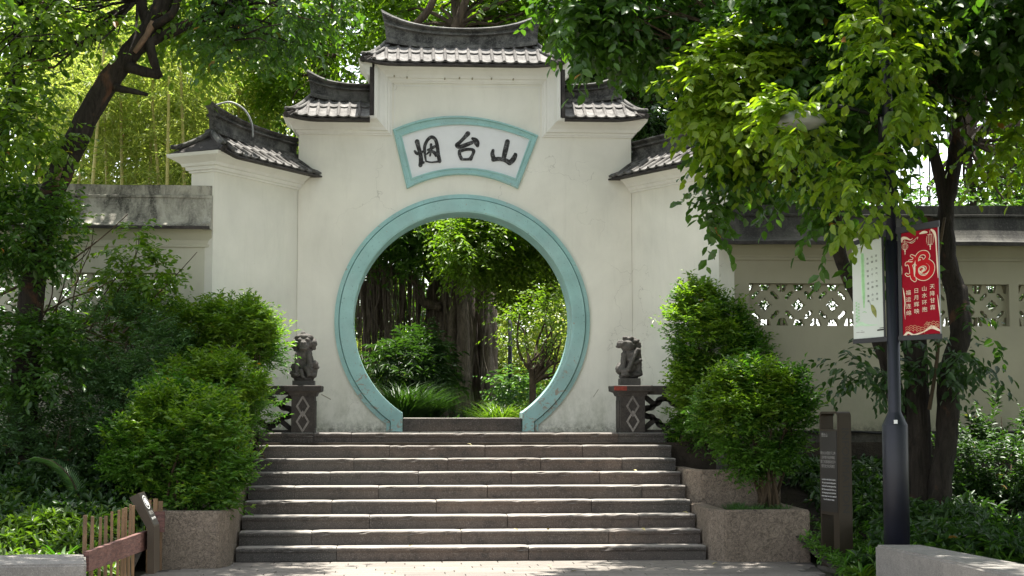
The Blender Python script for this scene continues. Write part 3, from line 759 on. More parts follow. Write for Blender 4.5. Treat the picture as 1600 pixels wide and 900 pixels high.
for nm, st in CH.items():
    ribbon_mesh([[(x, y, w * 1.18) for x, y, w in s_] for s_ in st], lambda x, y, d: C4(x, y, d), .012, .006, .0007).build('character', 'worn_ink', gate)

# ================================================================= BOUNDARY WALLS
def lattice_cell(w, h, mat='boundary_plaster', th=.09):
    """pierced block: lobed centre hole, four slanting slots, halves at the edges"""
    def flower(r, n=24): return [(r * (1 + .14 * math.cos(8 * a)) * (abs(math.cos(a)) + abs(math.sin(a))) ** -.75 * math.cos(a), r * (1 + .14 * math.cos(8 * a)) * (abs(math.cos(a)) + abs(math.sin(a))) ** -.75 * math.sin(a)) for a in [2 * math.pi * i / n for i in range(n)]]
    holes = [flower(.19 * w)]
    for sx in (-1, 1):
        for sz in (-1, 1):
            c = Vector((sx * .285 * w, sz * .285 * w)); d = Vector((sx, -sz)).normalized(); n_ = Vector((sx, sz)).normalized()
            l, t = .155 * w, .062 * w
            q = [(-l, -t * .5), (-l * .55, -t * 1.1), (0, -t * .7), (l * .55, -t * 1.1), (l, -t * .5), (l, t * .5), (l * .6, t), (-l * .6, t), (-l, t * .5)]
            pl = [c + d * a + n_ * b for a, b in q]
            if sx * sz > 0: pl = pl[::-1]
            holes.append([(p.x, p.y) for p in pl])
    z0, z1 = h / 2 - .005, w * .5 * .84
    if z1 < z0 - .01:
        for s in (-1, 1):
            holes.append([(-.17 * w, s * z0), (.17 * w, s * z0), (.11 * w, s * z1), (-.11 * w, s * z1)])
            for q in (-1, 1): holes.append([(q * .492 * w, s * z0), (q * .33 * w, s * z0), (q * .40 * w, s * z1 * .96), (q * .492 * w, s * z1 * .90)])
    out = [(-w / 2, -h / 2), (w / 2, -h / 2), (w / 2, h / 2), (-w / 2, h / 2)]
    vs, fs = poly_plate(out, 0, th, holes); mb = MB(); mb.add(vs, fs)
    me = bpy.data.meshes.new('lattice_block'); me.from_pydata(mb.v, [], mb.f); me.materials.append(MATS[mat])
    bm = bmesh.new(); bm.from_mesh(me); bmesh.ops.recalc_face_normals(bm, faces=bm.faces); bm.to_mesh(me); bm.free(); return me
def low_wall(name_label, x0, x1, Y, zbot, zcop, zctop, wins, coping_mat, moul, side, PL='boundary_plaster'):
    """wins: list of (xa, xb, za, zb)"""
    root = empty('boundary_wall', ((x0 + x1) / 2, Y, zbot), name_label, 'wall')
    outer = [(x0, zbot), (x1, zbot), (x1, zcop), (x0, zcop)]
    vs, fs = poly_plate(outer, Y, Y + .28, [[(a, c), (b, c), (b, d), (a, d)] for a, b, c, d in wins])
    MB().add(vs, fs).build('wall_body', PL, root)
    for a, b, c, d in wins:
        n = max(1, round((b - a) / .39)); w = (b - a) / n; me = lattice_cell(w, d - c - .002, PL)
        for i in range(n): link('lattice_block', me, root, (a + w * (i + .5), Y + .09, (c + d) / 2), (0, 0, 0))
    # moulding under the coping
    z = moul; mb = MB(); rr = []
    for zz, d in ((z, 0), (z, .03), (z + .03, .035), (z + .035, .02), (zcop - .13, .03), (zcop - .04, .10), (zcop, .13)):
        rr.append([(x0, Y - d, zz), (x1, Y - d, zz)])
    mb.sweep(rr, False, False); mb.build('moulding', PL, root)
    # coping: concave weathered slope, dark lip, stepped ridge
    H = zctop - zcop; mb = MB(); rr = []
    prof = [(-.30, 0.0), (-.30, .03), (-.285, .035)] + [(-.285 + .21 * t ** .8, .04 + H * .66 * t ** 1.7) for t in (.15, .3, .45, .6, .75, .9, 1)] + [(-.10, H * .71), (-.10, H * .76), (-.05, H * .78), (-.05, H), (.30 + .05, H), (.35, H * .7), (.55, .04), (.55, 0)]
    nx = max(2, int((x1 - x0) / .3))
    for i in range(nx + 1):
        x = x0 + (x1 - x0) * i / nx
        rr.append([(x, Y + y + .006 * noise.noise(Vector((x, y * 3, 1))), zcop + z + .012 * noise.noise(Vector((x * 1.3, z, 4)))) for y, z in prof])
    mb.sweep(rr, True, True); cp = mb.build('coping', coping_mat, root)
    xe = x1 if side < 0 else x0
    lip = MB().box(xe - .13 if side < 0 else xe, Y - .31, zcop - .012, xe + .004 if side < 0 else xe + .13, Y + .1, zcop + H * .74)
    lip = MB(); pts = [(-.31, -.012), (-.31, .05)] + [(-.295 + .21 * t ** .8, .06 + H * .66 * t ** 1.7) for t in (.2, .4, .6, .8, 1)] + [(-.05, H * .76), (.2, H * .76), (.2, -.012)]
    a_, b_ = (xe - .10, xe + .003) if side < 0 else (xe - .003, xe + .10)
    lip.sweep([[(a_, Y + y, zcop + z) for y, z in pts], [(b_, Y + y, zcop + z) for y, z in pts]], True, True)
    lip.build('coping_end', coping_mat, cp)
    e = MB().box(x0, Y - .315, zcop - .018, x1, Y - .29, zcop + .018); e.build('drip_edge', 'roof_edge', cp)
    return root
YL = 19.96
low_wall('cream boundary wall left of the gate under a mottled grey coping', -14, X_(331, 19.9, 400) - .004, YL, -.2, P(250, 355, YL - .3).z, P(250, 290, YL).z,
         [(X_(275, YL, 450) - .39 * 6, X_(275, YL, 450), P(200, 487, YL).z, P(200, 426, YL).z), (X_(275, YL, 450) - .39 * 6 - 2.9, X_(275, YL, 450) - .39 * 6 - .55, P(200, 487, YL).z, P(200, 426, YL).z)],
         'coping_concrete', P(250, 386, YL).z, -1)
YR = 20.02
zb0, zb1 = P(1300, 509, YR).z, P(1300, 443, YR).z
cu = lambda px: X_(px, YR, 470)
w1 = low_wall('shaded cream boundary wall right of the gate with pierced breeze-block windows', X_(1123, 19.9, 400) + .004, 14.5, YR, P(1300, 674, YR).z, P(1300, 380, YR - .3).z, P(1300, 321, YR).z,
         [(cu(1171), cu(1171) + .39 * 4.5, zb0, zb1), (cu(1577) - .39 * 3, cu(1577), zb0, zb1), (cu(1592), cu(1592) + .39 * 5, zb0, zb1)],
         'coping_concrete_dark', P(1300, 407, YR).z, 1, 'boundary_plaster_aged_shaded')
# plinth of the right wall
zb = P(1300, 674, YR).z; z2 = P(1300, 700, YR).z
MB().box(X_(1130, YR), YR - .035, z2, 14.4, YR + .3, zb - .02).build('plinth_band', 'plinth_stone', w1)
MB().box(X_(1130, YR), YR - .075, zb - .02, 14.4, YR + .3, zb + .004).build('plinth_ledge', 'roof_edge', w1)
xx = X_(1130, YR)
for r_ in range(4):
    x = xx - .2 * (r_ % 2); zt_ = z2 - .003 - r_ * .22
    while x < 11.5:
        w = .45 + .3 * random.random()
        link('plinth_block', bevel_mesh('plinth_block', (w - .01, .3, .212), .012, 'plinth_stone', 1, .006, 0, int(x * 10) + r_), w1, (max(x, xx), YR - .02 - .01 * random.random(), zt_ - .215), (0, 0, 0)); x += w
# cable along the ledge
pts = catmull([(X_(px, YR - .09), YR - .095, P(px, py, YR - .09).z) for px, py in ((1225, 672), (1260, 674), (1290, 677), (1330, 674), (1372, 677), (1420, 676), (1480, 679), (1530, 673), (1600, 676), (1700, 675))], 5)
tag(MB().tube(pts, .011, 6).build('cable', 'black_cable', None, True), 'thin black cable running along the foot of the right wall', 'cable')
pts = catmull([P(px, py, 20.6) for px, py in ((336, 165), (348, 161), (362, 160), (378, 168), (388, 180), (394, 196), (395, 214))], 5)
tag(MB().tube(pts, .012, 7).build('hose', 'grey_hose', None, True), 'grey hose arching behind the left wing roof', 'hose')

# ================================================================= BALUSTRADES AND LIONS
def balustrade(side):
    Yf = 20.10
    px0, px1 = (455, 491) if side < 0 else (972, 1003)
    x0, x1 = X_(px0, Yf, 640), X_(px1, Yf, 640)
    if side > 0: x0 -= .02; x1 += .04
    xc, w = (x0 + x1) / 2, (x1 - x0)
    ztop_ = P(px0, 602, Yf).z; D = .42
    root = empty('stone_balustrade', (xc, Yf, LZ), ('dark stone balustrade with pedestal and pierced panel, left of the steps' if side < 0 else 'dark stone balustrade with a red-stained pedestal cap, right of the steps'), 'balustrade')
    MB().box(x0, Yf, LZ - .02, x1, Yf + D, ztop_ - .12).build('pedestal', 'old_stone', root)
    mb = MB(); rr = []
    for z, d in ((ztop_ - .14, -.004), (ztop_ - .13, .02), (ztop_ - .09, .035), (ztop_ - .075, .075), (ztop_ - .07, .085), (ztop_ - .01, .09), (ztop_, .08)):
        rr.append([(x0 - d, Yf - d, z), (x1 + d, Yf - d, z), (x1 + d, Yf + D + d, z), (x0 - d, Yf + D + d, z)])
    mb.sweep(rr, True, True); cap = mb.build('pedestal_cap', 'old_stone', root)
    if side > 0:
        m3 = MB(); m3.box(x0 - .092, Yf - .094, ztop_ - .066, x0 + .07, Yf - .088, ztop_ - .012); m3.build('paint_mark', 'red_paint_mark', cap)
    zc_ = (LZ + ztop_ - .12) / 2
    for dz in (.095, -.095):      # interlocked diamonds in relief
        hw, hh, t = .085, .14, .022
        o = [(0, hh), (hw, 0), (0, -hh), (-hw, 0)]; i_ = [(0, hh - t * 1.9), (hw - t * 1.2, 0), (0, -hh + t * 1.9), (-hw + t * 1.2, 0)]
        vs, fs = poly_plate([(xc + a, zc_ + dz + b) for a, b in o], Yf - .014 - (.002 if dz > 0 else 0), Yf + .01, [[(xc + a, zc_ + dz + b) for a, b in i_]])
        MB().add(vs, fs).build('diamond_carving', 'carving_stone', root)
    # inner vertical bead on the side facing the stairs
    xs = x1 if side < 0 else x0
    MB().box(xs - .012, Yf + .06, LZ + .06, xs + .012, Yf + D - .06, ztop_ - .19).build('side_panel', 'old_stone', root)
    xa, xb = (x0 - 1.15, x0 - .002) if side < 0 else (x1 + .002, x1 + 1.15)
    MB().box(xa, Yf + .10, ztop_ - .115, xb, Yf + .32, ztop_ - .005).build('top_rail', 'old_stone', root)
    MB().box(xa, Yf + .10, LZ - .15, xb, Yf + .32, LZ + .035).build('bottom_rail', 'old_stone', root)
    hz = ztop_ - .117 - LZ - .037; wz = (xb - xa) / 2
    # pierced panel: lobed crossing bars
    mb = MB(); zc2 = LZ + .036 + hz / 2; yb = Yf + .16
    for cx in (xa + wz / 2, xa + wz * 1.5):
        for sx in (-1, 1):
            for sz in (-1, 1):
                pts = catmull([(cx + sx * wz * .5, zc2 + sz * hz * .06), (cx + sx * wz * .40, zc2 + sz * hz * .12), (cx + sx * wz * .31, zc2 + sz * hz * .13), (cx + sx * wz * .25, zc2 + sz * hz * .22), (cx + sx * wz * .16, zc2 + sz * hz * .27), (cx + sx * wz * .12, zc2 + sz * hz * .36), (cx, zc2 + sz * hz * .40)], 3)
                for (a, b) in zip(pts[:-1], pts[1:]):
                    d = Vector((b[0] - a[0], b[1] - a[1])); nn = Vector((-d.y, d.x)).normalized() * .036; l = d.normalized() * .006
                    q = [(a[0] + nn.x - l.x, a[1] + nn.y - l.y), (b[0] + nn.x + l.x, b[1] + nn.y + l.y), (b[0] - nn.x + l.x, b[1] - nn.y + l.y), (a[0] - nn.x - l.x, a[1] - nn.y - l.y)]
                    mb.sweep([[(x, yb, z) for x, z in q], [(x, yb + .1, z) for x, z in q]], True, True)
                for a, b, t in (((cx + sx * wz * .5, zc2 + sz * hz * .5), (cx + sx * wz * .22, zc2 + sz * hz * .2), .030), ((cx, zc2 + sz * hz * .5), (cx, zc2 + sz * hz * .36), .034)):
                    d = Vector((b[0] - a[0], b[1] - a[1])); nn = Vector((-d.y, d.x)).normalized() * t
                    q = [(a[0] + nn.x, a[1] + nn.y), (b[0] + nn.x, b[1] + nn.y), (b[0] - nn.x, b[1] - nn.y), (a[0] - nn.x, a[1] - nn.y)]
                    mb.sweep([[(x, yb + .004, z) for x, z in q], [(x, yb + .096, z) for x, z in q]], True, True)
    mb.build('pierced_panel', 'old_stone', root)
    return (xc, Yf + D / 2 - .02, ztop_)
bl = balustrade(-1); br_ = balustrade(1)
# lion on the left: faces the street, curled mane, cub by the foreleg, ball under a paw
def lion_left(base):
    x, y, z = base
    root = empty('stone_lion', (x, y, z), 'squat stone lion facing the street with a curly mane, on the left pedestal', 'statue')
    B = [((0, .02, .26), (.115, .13, .17)), ((0, -.03, .36), (.10, .10, .12)),       # body, chest
         ((0, -.05, .50), (.105, .105, .085)), ((0, -.13, .465), (.07, .06, .05)), ((0, -.14, .50), (.045, .05, .028)),  # head, muzzle, nose
         ((.0, -.15, .43), (.06, .045, .02)),
         ((-.045, -.13, .54), (.028, .03, .024)), ((.045, -.13, .54), (.028, .03, .024)),
         ((0, -.03, .575), (.115, .10, .05)), ((-.11, -.04, .50), (.04, .06, .06)), ((.11, -.04, .50), (.04, .06, .06)), ((-.01, -.06, .62), (.03, .03, .03)),
         ((-.09, .05, .16), (.07, .11, .10)), ((.09, .05, .16), (.07, .11, .10)),     # haunches
         ((-.105, -.07, .10), (.045, .07, .04)), ((.11, -.07, .10), (.045, .07, .04)),
         ((.06, -.11, .20), (.05, .05, .05)), ((.125, -.05, .24), (.045, .05, .05)), ((.15, -.03, .20), (.035, .04, .03)),
         ((-.115, -.04, .20), (.04, .05, .05)), ((-.13, -.03, .13), (.035, .05, .035)), ((.01, -.09, .28), (.026, .03, .024)),
         ((0, 0, .055), (.125, .13, .05)),
         ((-.07, -.12, .36), (-.085, -.12, .12), (.035, .032)), ((.055, -.10, .36), (.08, -.13, .16), (.036, .034)),
         ((-.085, -.145, .10), (.04, .045, .026)), ((.03, -.13, .19), (.065, -.15, .10), (.034, .028)),
         ((-.03, -.14, .15), (0.0, -.15, .07), (.028, .024))]
    for k in range(26):          # mane curls
        a = 2 * math.pi * k / 13 + (.2 if k > 12 else 0); r = .125 if k < 13 else .105; yy = -.03 if k < 13 else .03
        if math.sin(a) < -.75: continue
        B.append(((r * math.cos(a), yy, .49 + r * .8 * math.sin(a)), (.031, .034, .031)))
    me = blob_mesh('body', B, .0075, 'lion_stone', .005); o = link('body', me, root, (0, 0, .03), (0, 0, 0), True); o.scale = (1.08, .95, 1.0)
    MB().box(-.135, -.15, 0, .135, .15, .06).build('base', 'lion_stone', root, False, (0, 0, 0))
    return root
def lion_right(base):
    x, y, z = base
    root = empty('stone_lion', (x, y, z), 'slender stone lion with its paw on a ball, on the right pedestal', 'statue')
    B = [((.03, .03, .24), (.085, .10, .15)), ((.0, .0, .34), (.085, .09, .12)),
         ((-.02, -.03, .46), (.088, .09, .085)), ((-.095, -.06, .475), (.058, .06, .045)), ((-.115, -.06, .445), (.045, .05, .022)), ((-.10, -.06, .505), (.04, .045, .022)),
         ((-.06, -.10, .50), (.022, .022, .02)), ((.06, -.03, .515), (.05, .035, .022)), ((.095, -.03, .53), (.022, .02, .014)),
         ((-.01, -.02, .545), (.07, .06, .03)), ((-.05, -.05, .56), (.03, .03, .02)), ((.02, -.05, .56), (.03, .03, .02)),
         ((-.095, .02, .16), (.06, .10, .085)), ((-.115, -.03, .15), (.045, .06, .06)),
         ((-.065, -.06, .34), (-.085, -.10, .15), (.036, .028)), ((-.095, -.12, .14), (.038, .03, .026)), ((-.06, -.12, .12), (.05, .045, .05)), ((-.06, -.12, .08), (.055, .05, .03)),
         ((.02, -.08, .35), (.085, -.07, .40), (.026, .022)), ((.085, -.08, .40), (-.03, -.14, .15), (.026, .026)), ((-.03, -.15, .14), (.03, .03, .024)),
         ((.0, -.10, .27), (.03, .03, .026)),
         ((.105, -.02, .40), (.115, .0, .10), (.028, .034)), ((.055, -.06, .24), (.115, -.05, .27), (.03, .028)), ((.09, -.03, .09), (.06, .06, .035)),
         ((.0, .04, .06), (.12, .10, .04))]
    for k in range(16):
        a = 2 * math.pi * k / 16
        B.append(((.03 + .085 * math.cos(a), .035, .45 + .095 * math.sin(a)), (.03, .035, .03)))
        if k % 2: B.append(((.065, .05 - .1 * (k / 16), .52 - .2 * k / 16), (.032, .035, .028)))
    me = blob_mesh('body', B, .0075, 'lion_stone', .005); o = link('body', me, root, (0, 0, .055), (0, 0, 0), True); o.scale = (1.14, .95, .99)
    MB().box(-.125, -.14, 0, .125, .14, .09).build('base', 'lion_stone', root, False, (0, 0, 0))
lion_left((bl[0] + .0, bl[1], bl[2])); lion_right((br_[0] - .015, br_[1], br_[2]))

# ================================================================= PLANTERS
def prism_stone(name, outline, z0, z1, mat, bev, rough, parent, seed=0):
    bm = bmesh.new(); vs = [bm.verts.new((x, y, z0)) for x, y in outline]; f = bm.faces.new(vs)
    r = bmesh.ops.extrude_face_region(bm, geom=[f]); bmesh.ops.translate(bm, vec=(0, 0, z1 - z0), verts=[v for v in r['geom'] if isinstance(v, bmesh.types.BMVert)])
    bmesh.ops.recalc_face_normals(bm, faces=bm.faces)
    bmesh.ops.bevel(bm, geom=[e for e in bm.edges if len(e.link_faces) == 2 and e.calc_face_angle(0) > .3], offset=bev, segments=3, affect='EDGES')
    for v in bm.verts:
        q = v.co * 4 + Vector((seed, 0, 0)); v.co += Vector((noise.noise(q), noise.noise(q + Vector((7, 0, 0))), noise.noise(q + Vector((0, 7, 0))))) * rough
    me = bpy.data.meshes.new(name); bm.to_mesh(me); bm.free(); me.materials.append(MATS[mat]); return link(name, me, parent)
def planter(xi_, xc, xo, y0, y1, z, label):
    """xi_: face beside the steps, xc: where the chamfer meets the front, xo: far side"""
    root = empty('granite_planter', ((xi_ + xo) / 2, y0, 0), label, 'planter', 'rough granite planters beside the steps')
    s = 1 if xo > xi_ else -1; t = .16
    U = [(xi_, y1), (xi_, y0 + .27), (xc, y0), (xo, y0), (xo, y1), (xo - s * t, y1), (xo - s * t, y0 + t), (xc + s * .06, y0 + t), (xi_ + s * t, y0 + .36), (xi_ + s * t, y1)]
    prism_stone('planter_body', U if s > 0 else U[::-1], -.3, z, 'planter_granite', .014, .007, root, z * 10)
    xa, xb = sorted((xi_ + s * .1, xo - s * .1)); MB().box(xa, y0 + .12, -.28, xb, y1 - .01, z - .07).build('soil_fill', 'soil', root)
LX = -1.91; RX = 3.46; LI = SX0 - .022; RI_ = SX1 + .022
planter(LI, LX, LX - .72, 16.85, 18.62, P(300, 799, 16.85).z, 'lowest rough granite planter on the left of the steps')
planter(LI, LX, LX - .95, 18.64, 20.0, P(378, 735, 18.64).z, 'middle granite planter on the left, mostly hidden by bushes')
planter(LI - .04, LX + .03, LX - 1.1, 20.02, 21.0, P(395, 677, 20.02).z, 'topmost granite planter on the left, below the lion')
planter(RI_, RX, RX + .93, 17.2, 18.6, P(1200, 797, 17.2).z, 'lowest rough granite planter on the right of the steps')
planter(RI_, RX + .02, RX + .95, 18.62, 20.0, P(1160, 734, 18.62).z, 'middle granite planter on the right, holding the larger bush')
planter(RI_ + .02, RX + .03, RX + 1.1, 20.02, 20.98, P(1060, 679, 20.02).z, 'topmost granite planter on the right, behind the round bush')
# ================================================================= SEATS
def seat(outline, z, label):
    root = empty('granite_bench', (outline[0][0], outline[0][1], 0), label, 'bench')
    bm = bmesh.new(); vs = [bm.verts.new((x - outline[0][0], y - outline[0][1], -.1)) for x, y in outline]; f = bm.faces.new(vs)
    r = bmesh.ops.extrude_face_region(bm, geom=[f]); bmesh.ops.translate(bm, vec=(0, 0, z + .1), verts=[v for v in r['geom'] if isinstance(v, bmesh.types.BMVert)])
    bmesh.ops.recalc_face_normals(bm, faces=bm.faces)
    bmesh.ops.bevel(bm, geom=[e for e in bm.edges if e.calc_face_angle(0) > .3], offset=.018, segments=3, affect='EDGES')
    me = bpy.data.meshes.new('seat_block'); bm.to_mesh(me); bm.free(); me.materials.append(MATS['seat_granite']); link('seat_block', me, root, (0, 0, 0), (0, 0, 0), True)
z = .45
def q(px, py): v = PZ(px, py, z); return (v.x, v.y)
seat([q(135, 881), q(134, 866), q(32, 866), (-4.3, 12.75), (-4.3, 12.3), q(-60, 884)][::-1], z, 'low granite bench end in dappled shade at the lower left corner')
seat([q(1367, 851), q(1440, 851), q(1600, 881), (4.9, 11.0), (4.95, 9.5), (4.45, 9.5), (4.32, 11.0), q(1500, 880)], z, 'curved granite bench with a sunlit edge at the lower right corner')

# ================================================================= STREET LAMP WITH BANNERS
LY = 14.6
lx = X_(1397, LY, 600)
lamp = empty('street_lamp', (lx, LY, 0), 'tall navy street lamp post carrying a white and a red banner', 'street lamp')
zt0, zt1 = P(1397, 664, LY).z, P(1397, 645, LY).z
prof_l = [(.118, -.1), (.118, zt0), (.112, zt0 + .01), (.064, zt1), (.060, zt1 + .01), (.058, 3.2)]
mb = MB(); mb.sweep([[(lx + r * math.cos(a), LY + r * math.sin(a), z) for a in [2 * math.pi * k / 24 for k in range(24)]] for r, z in prof_l], True, True)
pb = mb.build('lower_post', 'navy_paint', lamp, True)
pb.data.polygons.foreach_set('use_smooth', [abs(p.normal.z) < .5 for p in pb.data.polygons])
zc_l = P(1384, 200, LY).z
MB().tube([(lx, LY, 3.18), (lx - .045, LY, 6.5)], .05, 14).build('upper_post', 'navy_paint', lamp, True)
MB().tube([(lx - .03, LY, zc_l - .13), (lx - .03, LY, zc_l + .10)], .075, 14).build('collar', 'black_frame', lamp, True)
ax = X_(1250, LY, 195); az = P(1250, 190, LY).z
MB().tube([(lx - .04, LY, az + .05), (lx - .4, LY, az + .14), (ax + .1, LY, az + .16), (ax, LY, az + .12)], .022, 8).build('arm', 'black_frame', lamp, True)
mb = MB(); mb.sweep([[(ax + r * math.cos(a), LY + r * math.sin(a), az + z) for a in [2 * math.pi * k / 28 for k in range(28)]] for r, z in ((.03, .12), (.06, .10), (.20, .06), (.24, .0), (.245, -.02), (.19, -.05), (.05, -.085), (.01, -.09))], True, True)
mb.build('lamp_shade', 'lamp_glass', lamp, True)
MB().box(lx - .045, LY - .1165, 1.50, lx - .012, LY - .1185 - .004, 1.535, None).build('sticker', 'white_print', lamp)
# banners: plane turned a little towards the street
def banner(px, name):
    """px: TL, TR, BR, BL pixels; depth grows to the left"""
    Yd = lambda x: LY - .02 - (x - 1397) * .0028
    c = [P(x, y, Yd(x)) for x, y in px]
    n = (c[1] - c[0]).cross(c[3] - c[0]).normalized()
    if n.y > 0: n = -n
    def T(u, v, d=0.0): return (c[0] * (1 - u) + c[1] * u) * (1 - v) + (c[3] * (1 - u) + c[2] * u) * v + n * d
    return T, n
def sheet(T, name, mat, parent, th=.012, nu=6, nv=16, edge=None):
    mb = MB(); o = 0
    for s in (0, -th):
        for j in range(nv + 1):
            for i in range(nu + 1): mb.v.append(tuple(T(i / nu, j / nv, s + .003 * math.sin(j * .9 + i * .6) * 0)))
    N = (nu + 1) * (nv + 1)
    for s in (0, 1):
        for j in range(nv):
            for i in range(nu):
                a = s * N + j * (nu + 1) + i; mb.f.append((a, a + 1, a + nu + 2, a + nu + 1)); mb.m.append(0)
    bd = [(j * (nu + 1), (j + 1) * (nu + 1)) for j in range(nv)] + [(j * (nu + 1) + nu, (j + 1) * (nu + 1) + nu) for j in range(nv)] + [(i, i + 1) for i in range(nu)] + [(nv * (nu + 1) + i, nv * (nu + 1) + i + 1) for i in range(nu)]
    for a, b in bd: mb.f.append((a, b, b + N, a + N)); mb.m.append(0)
    return mb.build(name, mat, parent)
TW, nw = banner([(1331, 385), (1377, 371), (1381, 526), (1334, 530)], 'w')
TR_, nr = banner([(1408, 365), (1466, 355), (1470, 521), (1411, 524)], 'r')
wb = sheet(TW, 'white_banner', 'banner_white', lamp); rb = sheet(TR_, 'red_banner', 'banner_red', lamp)
MB().tube([TR_(1.0, -.005, .0), TR_(1.0, 1.0, .0)], .006, 6).build('edge_rail', 'grey_hose', rb)
# frames: bars above and below, short arms to the post
def bar(T, v0, v1, u0, u1, name, parent, d=.012):
    mb = MB(); mb.sweep([[T(u, v0, d), T(u, v0, -d - .01), T(u, v1, -d - .01), T(u, v1, d)] for u in (u0, u1)], True, True); mb.build(name, 'black_frame', parent)
bar(TW, 1.003, 1.05, -.02, 1.25, 'banner_bar', lamp); bar(TR_, 1.003, 1.05, -.4, 1.03, 'banner_bar', lamp)
bar(TR_, -.065, -.003, -.45, 1.03, 'banner_bar', lamp); bar(TW, -.05, -.003, -.02, 1.2, 'banner_bar', lamp)
bar(TR_, -.003, 1.003, -.10, -.005, 'banner_stile', lamp, .008); bar(TW, -.003, 1.003, 1.005, 1.06, 'banner_stile', lamp, .008)
def put_text(body, T, u, v, su, parent, mat, aspect, rotate=0, name='lettering', d=.0022):
    """letters of width su (in sheet widths) centred on (u, v)"""
    me = text_mesh(body, 1.0); me.name = name
    for vv in me.vertices:
        q = T(u + vv.co.x * su, v - vv.co.y * su * aspect, d); vv.co = q
    me.materials.clear(); me.materials.append(MATS[mat]); return link(name, me, parent)
AR = 58 / 163
for ci, col in enumerate(('福运连绵', '日月辉映', '山水环抱', '天降甘霖')):
    for r_, ch in enumerate(col):
        put_text(ch, TR_, .165 + .213 * ci, .592 + .066 * r_ - .012 * ci, .145, rb, 'banner_cream', AR)
def RB(st, mat, T, parent, W=290.0, H=815.0, x0=50, y0=42, d=.001, k=1.0, name='print_mark'):
    """strokes in red-banner crop units"""
    mb = MB(); W_ = W
    o = ribbon_mesh([[((x - x0) / W * 100, (y - y0) / H * 100 / AR, w * k / W * 100) for x, y, w in s] for s in st], lambda x, y, dd: T(x / 100, y * AR / 100, d + dd), 0, .0006, .00015)
    return o.build(name, mat, parent)
FU = [[(128, 232, 14), (150, 248, 16), (140, 268, 12), (112, 270, 10)], [(84, 300, 8), (92, 286, 18), (120, 296, 26), (140, 290, 20), (150, 262, 16)],
      [(116, 300, 24), (126, 340, 28), (130, 380, 30), (140, 410, 34), (150, 428, 20)], [(84, 372, 10), (98, 384, 14), (116, 376, 12)],
      [(168, 300, 18), (172, 250, 26), (200, 222, 28), (238, 226, 30), (254, 256, 28), (238, 280, 26)],
      [(192, 262, 10), (206, 266, 14), (204, 284, 14), (184, 290, 12)],
      [(170, 300, 20), (200, 290, 24), (250, 292, 32), (284, 330, 36), (276, 384, 36), (236, 418, 34), (190, 410, 34), (164, 376, 32), (168, 330, 28), (210, 310, 24), (246, 324, 20), (252, 356, 20), (226, 378, 18), (200, 368, 16), (196, 350, 14), (214, 344, 16)]]
RB([[(x, y, w + 11) for x, y, w in s] for s in FU], 'banner_cream', TR_, rb, d=.0012, name='good_fortune_outline')
RB(FU, 'banner_bright_red', TR_, rb, d=.0035, name='good_fortune_character')
RB([[(152, 300, 8), (150, 350, 14), (148, 400, 4)], [(188, 360, 6), (206, 372, 12), (226, 350, 12), (214, 338, 6)]], 'banner_cream', TR_, rb, d=.0062, name='swirl')
deco = [[(52, 110, 10), (60, 84, 26), (90, 86, 18), (120, 104, 8), (140, 96, 3)], [(196, 68, 8), (225, 62, 22), (250, 66, 12)], [(286, 52, 14), (306, 74, 20), (318, 120, 14), (322, 200, 9), (327, 330, 12), (330, 430, 4)],
        [(48, 300, 3), (50, 330, 7), (50, 370, 3)], [(56, 480, 3), (66, 540, 9), (70, 600, 8), (66, 660, 5), (70, 730, 2)], [(322, 560, 3), (330, 640, 8), (338, 735, 4)],
        [(62, 862, 18), (90, 838, 16), (130, 858, 14), (170, 850, 12), (220, 832, 10), (270, 804, 26), (320, 826, 18), (338, 838, 10)]]
RB(deco, 'banner_cream', TR_, rb, d=.001, name='border_print')
waves = []
for i in range(9):
    for j in range(3):
        x = 70 + i * 29; y = 835 - j * 17 - 10 * math.sin(i * 1.1) - (22 if i > 4 else 0)
        waves.append([(x, y, 3.2), (x + 12, y - 10, 3.2), (x + 26, y - 4, 3.2), (x + 33, y + 6, 2.5)])
for cx, cy in ((240, 770), (312, 790)): waves.append([(cx + r * math.cos(a), cy + r * math.sin(a), 3.5) for r, a in [(16 - k * 1.6, k * .9) for k in range(9)]])
RB(waves, 'banner_orange', TR_, rb, d=.0008, name='wave_print')
lan = []
for cx, cy, w, h in ((78, 152, 40, 44), (275, 126, 48, 78)):
    for k in (-.5, -.25, 0, .25, .5): lan.append([(cx + w * k, cy - h * .5 * (1 - .3 * (abs(k) > .4)), 2.6), (cx + w * k * 1.15, cy, 2.6), (cx + w * k, cy + h * .5 * (1 - .3 * (abs(k) > .4)), 2.6)])
    for s in (-.5, .5): lan.append([(cx - w * .4, cy + h * s, 3.4), (cx, cy + h * s, 3.4), (cx + w * .4, cy + h * s, 3.4)])
    lan.append([(cx, cy + h * .5, 5), (cx, cy + h * .5 + 14, 11), (cx, cy + h * .5 + 24, 5), (cx, cy + h * .5 + 38, 7)]); lan.append([(cx, cy - h * .5, 3), (cx, cy - h * .5 - 18, 3), (cx, cy - h * .5 - 30, 3)])
lan += [[(60, 112, 3), (90, 116, 3), (120, 124, 4), (150, 112, 3), (180, 92, 3), (176, 108, 3)], [(118, 128, 5), (136, 132, 4), (160, 118, 3)]]
RB(lan, 'banner_cream', TR_, rb, d=.0011, name='lantern_print')
